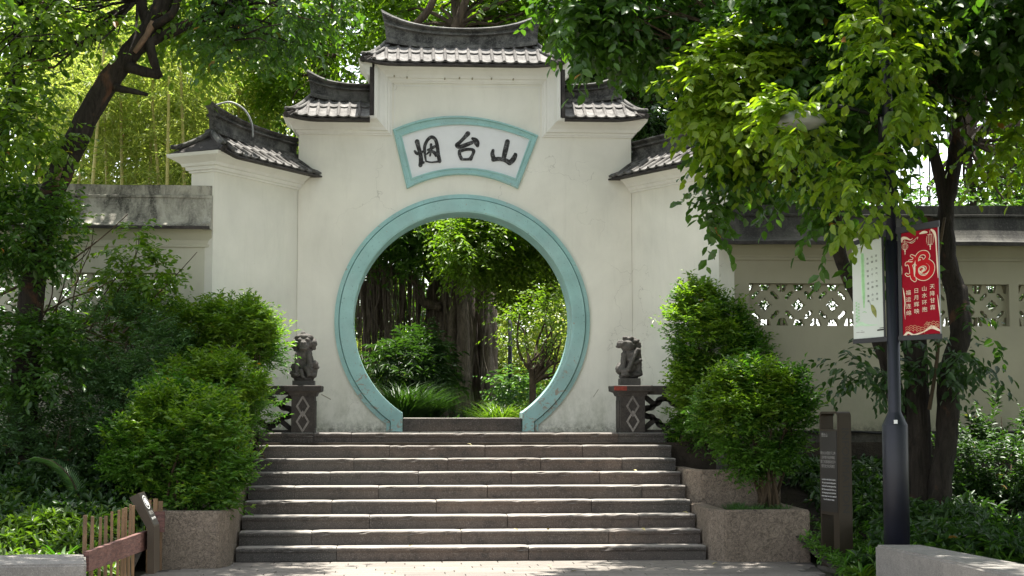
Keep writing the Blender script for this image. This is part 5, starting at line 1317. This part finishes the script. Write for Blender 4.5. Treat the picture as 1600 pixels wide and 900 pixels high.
# ================================================================= SHRUBS
def shrub(label, boxes, Yg, zg, mat, twl=.16, m=8, L=.070, Wr=.40, stems=8, group=None, name='garden_shrub', rise=.5, tm=T4, extra=None, sw=.010, **kw):
    """boxes: (px box, Y, depth, subclumps, sub radius, twigs)"""
    boxes = [(bx, Y_, dp, max(5, int(ns * .42)), rs * 1.3, int(nt_ * .66)) for bx, Y_, dp, ns, rs, nt_ in boxes]
    cl = mkcl(boxes); cx = sum(c[0][0] for c in cl) / len(cl)
    root = empty(name, (cx, Yg, zg), label, 'shrub', group); kw.setdefault('ldroop', .05); kw.setdefault('droop', .05)
    mb = MB()
    for i in range(stems):
        c = cl[i % len(cl)]; q = Vector(ell_points(c[0], [a * .8 for a in c[1]], 1, .3)[0][0]); s = Vector((cx + .12 * rng.normal(), Yg + .1 * rng.normal(), zg - .05))
        m1 = s.lerp(q, .45) + Vector((0, 0, .08)) + Vector(rng.normal(size=3)) * .05; mb.tube(catmull([s, m1, q], 4), [sw * (1.5 - 1.1 * k / 8) for k in range(9)], 6, .1)
    st = mb.build('stems', 'twig_bark', root); st['kind'] = 'stuff'
    crown('foliage', root, mat, cl, twl, m, L, Wr, tm, rise=rise, **kw)
    crown('sprigs', root, extra[0] if extra else mat, [(c_[0], c_[1], 22, .05, 34) for c_ in cl], .26, 12, L, Wr, tm, shell=.95, rise=.9, droop=.0, ldroop=.0)
    if extra: crown('pale_tops', root, extra[0], mkcl(extra[1]), twl, m, L * 1.05, Wr, tm, rise=rise + .3, **kw)  # paler leaf colour laid over the bush tops
    return root
shrub('round bright green bush in the right planter, beside the information pillar', [((1092, 578, 1268, 745), 18.1, .9, 130, .13, 2600), ((1120, 570, 1240, 640), 18.0, .6, 40, .11, 700), ((1225, 605, 1270, 670), 18.1, .4, 12, .08, 140)], 18.2, .50, 'leaf_shrub', extra=('leaf_shrub_light', [((1100, 578, 1240, 670), 17.8, .5, 50, .10, 750)]), stems=14, sw=.015)
shrub('tall leafy bush on the right against the wing wall, close to the gate lion', [((1042, 470, 1165, 600), 19.85, .7, 110, .13, 2000), ((1055, 580, 1120, 715), 19.95, .6, 70, .12, 1100), ((1060, 452, 1130, 500), 19.8, .4, 24, .09, 340), ((1110, 520, 1195, 600), 19.8, .5, 30, .10, 420)], 20.3, 1.2, 'leaf_shrub', L=.068, stems=12, extra=('leaf_shrub_light', [((1050, 560, 1115, 640), 19.7, .4, 40, .09, 420), ((1050, 455, 1160, 540), 19.6, .4, 24, .10, 420)]))
shrub('broad leafy bush in front of the left planters', [((185, 610, 385, 780), 17.6, 1.0, 110, .15, 2300), ((175, 640, 280, 750), 17.7, .8, 40, .14, 600), ((300, 690, 385, 795), 17.3, .5, 30, .11, 480), ((230, 730, 330, 800), 17.2, .5, 20, .1, 260)], 17.6, .5, 'leaf_shrub', stems=22, sw=.013, L=.072, extra=('leaf_shrub_light', [((200, 610, 380, 700), 17.25, .6, 40, .12, 420)]))
shrub('bright yellow-green bush left of the steps, below the taller one', [((258, 565, 408, 690), 18.9, .8, 90, .12, 1700), ((240, 570, 340, 640), 18.8, .6, 30, .10, 420)], 19.0, .9, 'leaf_shrub', L=.066, Wr=.38, extra=('leaf_shrub_light', [((262, 560, 408, 640), 18.55, .6, 60, .10, 1300)]))
shrub('lime green bush against the left wing wall', [((270, 485, 432, 590), 19.55, .7, 90, .12, 1500), ((380, 500, 440, 560), 19.6, .4, 20, .09, 260)], 19.5, 1.0, 'leaf_shrub', L=.070, Wr=.34, extra=('leaf_shrub_light', [((275, 478, 432, 550), 19.3, .6, 60, .10, 1100)]))
shrub('feathery bluish bush in the left bed, shaded', [((60, 480, 280, 620), 18.9, 1.0, 120, .15, 1500), ((-40, 500, 160, 720), 18.6, 1.2, 110, .17, 1500), ((140, 560, 270, 720), 18.7, .8, 60, .13, 620)], 18.8, .8, 'leaf_cool', L=.060, Wr=.26, twl=.22, m=11, stems=14, droop=.25, ldroop=.1)
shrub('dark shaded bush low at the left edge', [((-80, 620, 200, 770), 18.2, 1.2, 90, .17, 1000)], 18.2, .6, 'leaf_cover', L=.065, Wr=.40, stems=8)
shrub('slender pale bamboo-leaved shrub behind the bluish bush', [((100, 465, 250, 560), 19.5, .5, 40, .12, 230)], 19.5, .9, 'leaf_shrub_light', L=.13, Wr=.13, twl=.3, m=7, stems=6, droop=.3, ldroop=.3)
shrub('small leafy shrub hugging the left wall', [((150, 470, 300, 530), 19.65, .4, 30, .10, 330)], 19.6, .9, 'leaf_shrub', L=.055, Wr=.4, stems=4)
shrub('dark bush behind the lamp post at the foot of the right wall', [((1490, 690, 1640, 790), 18.4, 1.2, 60, .17, 700), ((1500, 640, 1640, 720), 18.9, .9, 20, .14, 160)], 18.6, .5, 'leaf_cover', L=.085, Wr=.42, stems=8)
# tuft of fine grass in the lowest right planter
def tufts(name, label, cat_, pts, L, w, mat, nb, lean=.5, kind=None, group=None, rotz=0):
    PP = []; DD = []; LL = []
    for (x, y, z, k) in pts:
        a = rng.random(nb) * 6.283; s = rng.random(nb) * lean
        PP.append(np.column_stack([x + np.cos(a) * .02, y + np.sin(a) * .02, np.full(nb, z)])); DD.append(np.column_stack([np.cos(a) * s, np.sin(a) * s, np.ones(nb)])); LL.append(L * k * (.6 + .5 * rng.random(nb)))
    Pp, D, Ls = np.concatenate(PP), nrmz(np.concatenate(DD)), np.concatenate(LL)
    n = len(Pp); K = 5; hd = D.copy(); hd[:, 2] = 0; hd = nrmz(hd); sd = np.column_stack([-hd[:, 1], hd[:, 0], np.zeros(n)]) * (w / 2)
    V = np.zeros((n, K, 2, 3))
    for k in range(K):
        t = k / (K - 1); p = Pp + D * (Ls * t)[:, None] + hd * (Ls * .42 * t ** 2)[:, None]; p[:, 2] -= Ls * .42 * t ** 2.2
        ww = (1 - t ** 2) * (.6 + .8 * min(1, t * 4)) * .8 + .03
        V[:, k, 0] = p + sd * ww; V[:, k, 1] = p - sd * ww
    V = V.reshape(-1, 3); F = np.array([(2 * k, 2 * k + 1, 2 * k + 3, 2 * k + 2) for k in range(K - 1)]); idx = (F[None] + (np.arange(n) * 2 * K)[:, None, None]).reshape(-1)
    me = bpy.data.meshes.new(name); nf = n * (K - 1); me.vertices.add(len(V)); me.vertices.foreach_set('co', V.astype(np.float32).ravel())
    me.loops.add(nf * 4); me.loops.foreach_set('vertex_index', idx.astype(np.int32)); me.polygons.add(nf); me.polygons.foreach_set('loop_start', (np.arange(nf) * 4).astype(np.int32)); me.update(calc_edges=True); me.materials.append(MATS[mat])
    return tag(link(name, me), label, cat_, group, kind)
zp = P(1200, 797, 17.2).z - .07
tufts('grass_tuft', 'fine dark grass growing in the lowest right planter', 'grass', [(RX + .2 + .6 * random.random(), 17.45 + .9 * random.random(), zp, .7 + .5 * random.random()) for _ in range(60)], .17, .008, 'leaf_cool', 26, .9, 'stuff')

# ---- ground cover
def cover(name, label, n, region, side, mat, L, Wr, m=6, twl=.14, hgt=.2):
    xs = []; tries = 0
    P_ = rng.random((n * 3, 2)); X = region[0] + (region[1] - region[0]) * P_[:, 0]; Y = region[2] + (region[3] - region[2]) * P_[:, 1]
    nz = np.array([noise.noise(Vector((x * 1.1, y * 1.1, 3.3))) for x, y in zip(X, Y)]); k = nz > -.28
    if side > 0: k &= (X > 4.25) & ~((X < 4.45) & (Y > 17.1)) & ~((X < 4.95) & (Y > 15.9) & (Y < 17.6)) & ~((X < 4.7) & (Y > 15.2)) & ~((X < 4.72) & (Y < 14.7))
    else: k &= (X < -2.68) & ~((X > -2.7) & (Y > 16.7)) & ~((Y < 13.4))
    X, Y, nz = X[k][:n], Y[k][:n], nz[k][:n]
    Z = np.array([bed_z(x, y, side) for x, y in zip(X, Y)]) + hgt * (.35 + rng.random(len(X))) * (1 + nz)
    d = rdir(len(X), 1.1); p = np.column_stack([X, Y, Z])
    Pp, D, N, Ls = twig_leaves(p, d, np.full(len(X), twl), m, L, droop=.1, ldroop=.05, rosette=True, spread=1.1)
    return tag(link(name, leaf_mesh(name, Pp, D, N, Ls, Wr, TB, mat)), label, 'ground cover', None, 'stuff')
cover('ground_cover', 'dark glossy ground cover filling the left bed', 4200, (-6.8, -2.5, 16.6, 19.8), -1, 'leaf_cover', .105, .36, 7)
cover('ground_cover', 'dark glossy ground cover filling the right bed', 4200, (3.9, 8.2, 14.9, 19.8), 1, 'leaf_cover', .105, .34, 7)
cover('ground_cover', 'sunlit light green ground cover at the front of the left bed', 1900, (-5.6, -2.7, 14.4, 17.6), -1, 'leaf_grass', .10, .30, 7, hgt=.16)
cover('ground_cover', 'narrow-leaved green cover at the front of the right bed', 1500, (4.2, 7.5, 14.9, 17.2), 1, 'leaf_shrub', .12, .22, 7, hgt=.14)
q_ = rng.random((700, 2)); qx = 4.22 + .85 * q_[:, 0]; qy = 14.9 + 2.9 * q_[:, 1]; kk = ~((qx < 4.45) & (qy > 17.1)); qx, qy = qx[kk], qy[kk]
tag(link('ground_cover', leaf_mesh('ground_cover', *twig_leaves(np.column_stack([qx, qy, [bed_z(x, y, 1) + .02 for x, y in zip(qx, qy)]]), rdir(len(qx), 1.2), np.full(len(qx), .07), 6, .06, droop=.1, ldroop=.05, rosette=True, spread=1.1), .3, TB, 'leaf_shrub')), 'low weeds round the foot of the information pillar', 'ground cover', None, 'stuff')
tufts('strap_leaf_plant', 'spiky strap-leaved plant behind the bamboo fence', 'plant', [(X_(95, 15.0, 850), 15.0, .12, 1.0)], .50, .045, 'leaf_shrub', 22, .75)
tufts('strap_leaf_plant', 'smaller strap-leaved plant behind the left bench', 'plant', [(X_(60, 14.9, 860), 14.9, .1, .8)], .40, .04, 'leaf_grass', 16, .8)
tufts('strap_leaf_plant', 'leafy clump between the information pillar and the bench', 'plant', [(X_(1345, 14.9, 880), 14.9, .0, 1.0), (X_(1365, 15.1, 880), 15.1, .0, .9), (X_(1330, 15.3, 880), 15.3, .0, .7)], .36, .030, 'leaf_grass', 34, .9)
# palm frond in the left bed
fr = []; 
pr_ = catmull([P(px, py, 17.4) for px, py in ((62, 715), (85, 722), (105, 740), (118, 762), (125, 785))][::-1], 8); Pp = []; Dd = []
for i, c in enumerate(pr_[:-1]):
    t = (Vector(pr_[i + 1]) - Vector(c)).normalized()
    for s in (-1, 1): Pp.append(c); Dd.append(tuple(t * .8 + Vector((s * .5, s * .35, -.25))))
pf = empty('fern_palm', pr_[0], 'single arching palm frond low in the left bed', 'plant')
link('leaflets', leaf_mesh('leaflets', np.array(Pp), np.array(Dd), np.tile((0, -.3, 1.), (len(Pp), 1)), np.full(len(Pp), .15), .10, T4, 'leaf_cool'), pf)['kind'] = 'stuff'
MB().tube(pr_, .006, 5).build('stalk', 'twig_bark', pf)

# fallen leaves
for i, (px, py, z) in enumerate(((566, 865, 0), (646, 849, .15), (802, 799, .30), (855, 822, .30), (1002, 822, .30), (926, 871, .0), (872, 872, .0), (905, 871, .0), (902, 893, 0), (1122, 881, 0), (990, 712, .9), (729, 694, 1.2), (1066, 797, .45), (1028, 873, 0), (612, 894, 0), (855, 884, 0))):
    for k in range(9):
        if abs(z - .15 * k) < .01: yv = 17.5 + .32 * (k - 1) + .06
    p = PZ(px, py, z + .006); y = p.y if z == 0 else yv + .1 * random.random()
    me = leaf_mesh('fallen_leaf', np.zeros((1, 3)), np.array([[1., 0, 0]]), np.array([[0, 0, 1.]]), np.array([.075]), .5, T6, 'fallen_leaf')
    o = link('fallen_leaf', me, None, (p.x if z == 0 else P(px, py, y).x, y, z + .018), (.3 * random.random(), .3 * random.random(), 6.3 * random.random()))
    tag(o, 'curled fallen leaf lying on the ' + ('pavement' if z == 0 else 'granite steps'), 'leaf', 'fallen leaves on the ' + ('pavement' if z == 0 else 'steps'))

# ================================================================= BEHIND THE GATE
GZ = LZ - .06
def tree(label, base, paths, crowns, leaf, twl=.5, m=9, L=.13, Wr=.45, bark_='brown_bark', tm=T4, group=None, twn=0, name='broadleaf_tree', cat_='tree', **kw):
    root = empty(name, (base[0], base[1], GZ), label, cat_, group)
    if paths: branchy('trunk', bark_, paths, root, 8, .12)
    cl = mkcl(crowns); crown('crown', root, leaf, cl, twl, m, L, Wr, tm, **kw)
    if twn:
        for c in cl[:3]: twigs_mesh('twigs', root, c[0], c[1], paths[0][0][-2] if paths else (c[0][0], c[0][1], c[0][2] - c[1][2]), twn, .022, bark_)
    return root
def tp(*pts, Y): return [V3(x, y, Y) for x, y in pts]
# bamboo grove behind the left wall
for i, (px, top, Y) in enumerate(((150, 40, 24), (166, 120, 25), (190, 60, 24.5), (214, 90, 26), (236, 20, 25), (262, 110, 24), (286, 40, 24.2), (304, 130, 26), (330, 30, 27), (128, 150, 26), (246, 160, 24.3), (100, 60, 26), (370, 20, 27.5), (60, 80, 27))):
    lean = 30 * (random.random() - .3)
    root = empty('bamboo', V3(px - lean, 300, Y)[:2] + (GZ,), 'slim yellow-green bamboo stalk rising behind the left wall', 'bamboo', 'bamboo stalks behind the left wall')
    a = Vector((V3(px - lean, 300, Y)[0], Y, GZ)); b = Vector(V3(px - lean * .4, 300, Y)); c = Vector(V3(px + lean, top, Y)); mb = MB(); n = 16
    for k in range(n):
        p = a.lerp(b, k / n * 2) if k < n / 2 else b.lerp(c, (k - n / 2) / (n / 2)); q = a.lerp(b, (k + 1) / n * 2) if k + 1 <= n / 2 else b.lerp(c, (k + 1 - n / 2) / (n / 2))
        mb.tube([p, p.lerp(q, .94), p.lerp(q, .97), q], [.034 - .001 * k, .034 - .001 * k, .042 - .001 * k, .034 - .001 * k], 7)
    mb.build('culm', 'bamboo_culm', root)
    crown('foliage', root, 'leaf_bamboo', mkcl([((px - 75, max(-40, top - 70), px + 75, 190), Y + .5, 1.6, 22, .34, 200), ((px - 60, 150, px + 60, 330), Y + .6, 1.2, 14, .26, 110)]), .38, 8, .15, .16, T3, droop=.4, ldroop=.45)
tree('leafy yellow-green tree behind the bamboo on the left', (-4, 29), [(tp((330, 600), (345, 300), (350, 100), (360, -80), Y=29), .16, .08), (tp((350, 200), (410, 90), (440, 0), Y=29), .07, .03)],
     [((150, -120, 480, 220), 29.5, 4, 80, .5, 700), ((300, 60, 480, 330), 29, 3, 50, .45, 480)], 'leaf_bamboo', L=.17, Wr=.35, twn=16)
tree('bright green tree close behind the left shoulder of the gate', (-1.7, 26), [(tp((470, 600), (480, 250), (500, 120), (522, -40), Y=26), .12, .07), (tp((495, 140), (520, 90), (548, 50), (565, 0), Y=26), .05, .02), (tp((520, 130), (470, 60), (455, -20), Y=26.2), .04, .02)],
     [((400, -90, 600, 190), 26.5, 3, 80, .38, 900)], 'leaf_mid', L=.15, twn=18)
tree('tree with slanting grey limbs rising behind the tower roof', (-.9, 23.6), [(tp((500, 600), (520, 300), (650, 130), (690, 78), (712, 40), (735, -20), Y=23.6), .12, .06), (tp((600, 180), (640, 55), (668, 18), (690, -30), Y=23.6), .07, .05)],
     [((560, -120, 880, 100), 24.8, 1.8, 80, .34, 800), ((700, -60, 900, 60), 24.3, 1.4, 30, .3, 300)], 'leaf_mid', L=.16, twn=12)
tree('dense glossy dark evergreen behind the right shoulder of the gate', (4.0, 25.5), [(tp((960, 600), (965, 300), (980, 120), (990, 0), Y=25.5), .14, .07)],
     [((870, 40, 1110, 260), 25.3, 2.2, 120, .32, 1900), ((980, 150, 1120, 330), 25.0, 1.6, 50, .28, 700), ((850, -120, 1130, 80), 26.5, 2.5, 70, .4, 800)], 'leaf_glossy', L=.115, Wr=.42, twl=.3, twn=14)
tree('tall dark tree behind the right wall, under the sprawling canopy', (7.2, 26), [(tp((1210, 600), (1220, 340), (1240, 120), (1260, -40), Y=26), .18, .1)],
     [((1080, -40, 1330, 360), 27, 3, 90, .5, 1100), ((1150, 200, 1330, 340), 25.5, 2, 40, .35, 420)], 'leaf_tree_dark', L=.16, twn=12)
tree('thin leafy tree behind the right wall with sky between its twigs', (9.3, 24.5), [(tp((1520, 600), (1522, 330), (1510, 220), (1530, 60), Y=24.5), .08, .04), (tp((1520, 320), (1560, 240), (1590, 170), Y=24.5), .03, .015)],
     [((1420, 290, 1640, 345), 24.0, 1.4, 26, .18, 170), ((1400, -80, 1700, 120), 26, 3, 60, .5, 700), ((1540, 150, 1680, 300), 24.6, 1.4, 20, .26, 150), ((1380, 300, 1450, 340), 24, 1, 8, .16, 40)], 'leaf_tree_dark', L=.12, twn=12)
tree('young slender tree standing just behind the right wall near its far end', (11, 24), [(tp((1580, 600), (1575, 320), (1590, 200), (1600, 80), Y=24), .06, .03)], [((1560, 200, 1700, 330), 24.2, 1.2, 18, .22, 120)], 'leaf_mid', L=.11, twn=8)
# iron fence behind the right wall
ifn = empty('iron_fence', (X_(1500, 25.5), 25.5, GZ), 'tall black iron railing seen over the right wall', 'fence')
for i in range(27):
    x = X_(1395 + i * 15, 25.5); MB().tube([(x, 25.5, GZ), (x, 25.5, P(1500, 190, 25.5).z)], .012, 6).build('bar', 'black_frame', ifn)
MB().box(X_(1385, 25.5), 25.48, P(1500, 206, 25.5).z, X_(1800, 25.5), 25.52, P(1500, 202, 25.5).z).build('rail', 'black_frame', ifn)
# screening trees farther back
for i, (px, w, y0, y1, Y, lf, lab) in enumerate(((60, 260, -150, 330, 31, 'leaf_mid', 'far green tree behind the bamboo at the left edge'), (250, 240, -150, 420, 34, 'leaf_bamboo', 'far yellowish tree behind the middle of the bamboo grove'),
      (520, 220, -120, 620, 38, 'leaf_tree_dark', 'far dark tree behind the left side of the gate'), (760, 240, -150, 300, 36, 'leaf_mid', 'far bright tree above the round opening'), (1000, 230, -120, 500, 36, 'leaf_glossy', 'far dark tree behind the right side of the gate'), (1220, 200, -120, 470, 36, 'leaf_tree_dark', 'far shaded tree behind the right wall'), (1640, 160, 80, 560, 38, 'leaf_mid', 'far green tree at the right edge beyond the iron railing'))):
    tree(lab, (X_(px, Y), Y), [(tp((px, 640), (px + 5, 300), (px, 0), Y=Y), .2, .1)], [((px - w / 2 - 30, y0, px + w / 2 + 30, y1), Y, 4, 100, .75, 900)], lf, L=.26, Wr=.42, twl=.7)
# shaded undergrowth in the far garden, seen through the opening and the pierced windows
shf = empty('hedge', (2, 44, GZ), 'distant mass of mixed greenery closing the garden behind the gate', 'hedge')
crown('foliage', shf, 'leaf_mid', mkcl([((480, 440, 760, 640), 44, 3, 110, .7, 1300), ((700, 380, 980, 640), 45, 3, 130, .7, 1700)]), .6, 8, .24, .42, T4)

# ---- banyan seen through the opening
BY = 31.0
ban = empty('banyan_tree', (X_(705, BY), BY, GZ), 'old banyan with a thick fluted trunk and hanging roots, seen through the opening', 'tree')
mb = MB()
for i in range(30):
    t = i / 29; px = 668 + 100 * t; yy = BY - .5 * math.sin(math.pi * t) + .15 * rng.normal(); top = 440 + 20 * rng.random(); sp2 = 1 + .10 * rng.random()
    pts = [V3(718 + (px - 718) * 1.12, 655, yy), V3(px + 3 * rng.normal(), 590, yy), V3(px + 3 * rng.normal(), 520, yy), V3(718 + (px - 718) * .86, top, yy + .2), V3(715 + (px - 718) * .9 + 10 * rng.normal(), top - 60, yy + .5)]
    mb.tube(catmull(pts, 4), .05 + .09 * rng.random(), 7, .35)
mb.build('trunk', 'banyan_bark', ban, True)
core_ = MB(); core_.tube([V3(716, 660, BY + .4), V3(716, 560, BY + .4), V3(712, 440, BY + .5), V3(700, 380, BY + .6)], [.62, .52, .42, .3], 12, .2); core_.build('heartwood', 'dark_bark', ban, True)
branchy('limb', 'banyan_bark', [(tp((700, 470), (670, 420), (620, 380), (560, 350), Y=BY), .2, .1)], ban, 9, .2)
branchy('limb', 'banyan_bark', [(tp((735, 460), (760, 400), (820, 350), (900, 320), Y=BY), .18, .1)], ban, 9, .2)
branchy('limb', 'banyan_bark', [(tp((690, 480), (660, 470), (650, 440), (600, 420), (560, 430), Y=BY - .6), .10, .06)], ban, 9, .2)
for i in range(44):          # roots hanging like ropes and curtains
    px = (560 + 95 * random.random()) if i < 26 else (640 + 240 * random.random() if i < 32 else 672 + 96 * random.random()); top = 400 + 40 * random.random(); bot = (520 + 110 * random.random()) if i < 26 else (480 + 60 * random.random() if i < 32 else 600 + 48 * random.random()); Y = BY - .75 + .9 * random.random() if i < 32 else BY - .75 + .2 * random.random()
    pts = [V3(px + 4 * rng.normal() * k / 4, top + (bot - top) * k / 4, Y) for k in range(5)]
    branchy('aerial_root', 'banyan_bark', [(pts, .022 + .040 * random.random(), .016)], ban, 6, .2)
mb = MB()
for i in range(150):
    px = 556 + 108 * random.random(); top = 380 + 60 * random.random(); bot = top + 60 + 110 * random.random(); Y = BY - 1.1 + 1.6 * random.random()
    mb.tube([V3(px + 2.5 * rng.normal() * k / 3, top + (bot - top) * k / 3, Y) for k in range(4)], .006 + .006 * random.random(), 4)
mb.build('root_fringe', 'banyan_bark', ban)['kind'] = 'stuff'
crown('crown', ban, 'leaf_tree_dark', mkcl([((500, 250, 720, 400), BY - .8, 3, 110, .42, 1700), ((540, 350, 690, 405), BY - 1.4, 1, 20, .2, 180), ((450, 150, 700, 330), BY, 4, 60, .5, 500)]), .45, 9, .12, .45, T4, droop=.3)
crown('crown', ban, 'leaf_mid', mkcl([((690, 280, 900, 430), 28.4, 2.2, 120, .32, 2200), ((780, 400, 880, 470), 28.8, 1.4, 40, .26, 460), ((700, 330, 800, 440), 27.8, 1.2, 34, .24, 480)]), .40, 9, .105, .45, T4, droop=.35)
crown('crown', ban, 'leaf_shrub_light', mkcl([((700, 335, 770, 410), 27.2, 1.0, 16, .16, 170)]), .36, 9, .10, .45, T4)
tree('small forked tree right of the banyan, seen through the opening', (X_(832, 26), 26), [(tp((832, 652), (832, 600), (830, 575), Y=26), .055, .05), (tp((830, 580), (815, 560), (808, 530), (812, 490), Y=26), .03, .015), (tp((830, 580), (850, 560), (870, 530), Y=26), .03, .015)],
     [((792, 465, 905, 545), 26.1, 1.1, 22, .13, 110), ((850, 520, 920, 590), 26, .8, 8, .12, 45)], 'leaf_mid', L=.085, twn=8)
tree('pale sunlit thicket far right through the opening', (X_(820, 40), 40), None, [((755, 400, 910, 640), 40, 2, 90, .45, 900)], 'leaf_bamboo', L=.14, name='garden_shrub', cat_='shrub')
tree('sunlit lime bush at the far left of the opening', (X_(572, 33), 33), None, [((545, 540, 606, 625), 33, 1.2, 30, .25, 420)], 'leaf_bamboo', L=.12, name='garden_shrub', cat_='shrub')
tree('feathery dark green shrub in front of the banyan roots', (X_(640, 27.5), 27.5), None, [((590, 525, 700, 625), 27.5, 1.2, 50, .20, 480)], 'leaf_cover', L=.19, Wr=.15, twl=.35, name='garden_shrub', cat_='shrub', droop=.4, ldroop=.4)
tree('broad-leaved dark plant by the garden lamp', (X_(810, 29.5), 29.5), None, [((785, 590, 830, 640), 29.5, .8, 18, .16, 130)], 'leaf_cool', L=.16, Wr=.3, name='garden_shrub', cat_='shrub')
for lab, px, Y, L_, nb, mt, s in (('arching clump of long grass left in the opening', 628, 25.2, 1.35, 170, 'leaf_cover', .6), ('arching clump of long grass at the foot of the banyan', 672, 26.0, 1.2, 150, 'leaf_cover', .6), ('low dark grass clump beside the banyan trunk', 745, 26.5, .8, 80, 'leaf_cover', .9), ('light green grass clump right in the opening', 783, 25.5, .85, 80, 'leaf_grass', .9), ('small light grass clump at the right side of the opening', 812, 26.0, .7, 60, 'leaf_grass', .9), ('sparse yellow grass clump near the round surround', 835, 25.5, .75, 44, 'leaf_bamboo', .8), ('shaded grass clump behind the left side of the surround', 600, 26.2, 1.1, 70, 'leaf_cover', .8)):
    tufts('grass_clump', lab, 'grass', [(X_(px, Y) + .1 * rng.normal(), Y + .1 * rng.normal(), GZ, 1) for _ in range(4)], L_, .022, mt, nb, s)
cover_b = tag(link('ground_cover', leaf_mesh('ground_cover', *twig_leaves(np.column_stack([-2 + 9 * rng.random(1600), 24.5 + 16 * rng.random(1600), GZ + .12 * rng.random(1600)]), rdir(1600, 1.2), np.full(1600, .16), 6, .13, rosette=True), .35, TB, 'leaf_cover')), 'low greenery carpeting the garden behind the gate', 'ground cover', None, 'stuff')
def boulder(label, c, r, seed):
    bm = bmesh.new(); bmesh.ops.create_icosphere(bm, subdivisions=3, radius=1)
    for v in bm.verts: v.co = Vector((v.co.x * r[0], v.co.y * r[1], v.co.z * r[2])) * (1 + .25 * noise.noise(v.co * 1.6 + Vector((seed, 0, 0))))
    me = bpy.data.meshes.new('rock'); bm.to_mesh(me); bm.free(); me.materials.append(MATS['rock']); me.shade_smooth(); tag(link('rock', me, None, c), label, 'rock')
boulder('brown rock at the left edge of the opening', (X_(592, 26.6), 26.6, GZ + .1), (.42, .5, .50), 1)
boulder('flat pale rock showing just above the threshold', (X_(665, 24.6), 24.6, GZ - .0), (.40, .3, .10), 5)
gl = empty('garden_lamp', (X_(797, 30), 30, GZ), 'thin dark garden lamp pole seen through the opening', 'lamp')
MB().tube([(X_(797, 30), 30, GZ), (X_(797, 30), 30, P(797, 480, 30).z)], [.045, .04], 10).build('pole', 'navy_paint', gl, True)
MB().tube([(X_(797, 30), 30, GZ), (X_(797, 30), 30, GZ + .6)], [.07, .07], 10).build('base', 'navy_paint', gl, True)

# unseen street trees inferred from bench shade; right crown enlarged to darken the wall
tree_r = empty('street_tree', (8.6, 9.0, 0), 'unseen street tree beside the pavement, right of the view', 'tree')
branchy('trunk', 'brown_bark', [([(8.6, 9.0, -.1), (8.5, 9.1, 2.0), (8.2, 9.3, 3.6), (7.6, 9.6, 5.2)], .22, .12)], tree_r, 10, .12)
crown('crown', tree_r, 'leaf_tree_dark', [((7.4, 9.6, 7.1), (4.4, 5.6, 1.5), 130, .6, 2800), ((10.6, 11, 4.4), (2.6, 6, 4.0), 110, .6, 2300), ((7.5, 3.0, 5.6), (2.5, 3.5, 2.6), 80, .6, 1300)], .5, 9, .17, .5, T4)
tree_l = empty('street_tree', (-7.2, 11.5, 0), 'street tree beside the pavement, left of the view', 'tree')
branchy('trunk', 'brown_bark', [([(-7.2, 11.5, -.1), (-7.1, 11.6, 2.0), (-6.8, 12.0, 3.8), (-6.0, 12.6, 5.6)], .20, .12)], tree_l, 10, .12)
crown('crown', tree_l, 'leaf_tree_dark', [((-4.1, 14.2, 6.9), (2.1, 1.2, 1.0), 44, .4, 520)], .5, 9, .17, .5, T4)

tree('shrub behind the left wall, glimpsed through its pierced window', (X_(150, 21.6), 21.6), None, [((-80, 380, 290, 520), 21.4, .9, 60, .3, 900), ((-300, 380, 0, 520), 21.4, .9, 40, .3, 500)], 'leaf_cool', L=.10, name='garden_shrub', cat_='shrub')

tree('low leafy shrub behind the right wall, filling the pierced windows', (X_(1300, 22.6), 22.6), None, [((1120, 405, 1400, 490), 22.4, .8, 46, .2, 420), ((1400, 400, 1680, 490), 22.4, .8, 46, .2, 420)], 'leaf_cover', L=.10, name='garden_shrub', cat_='shrub')
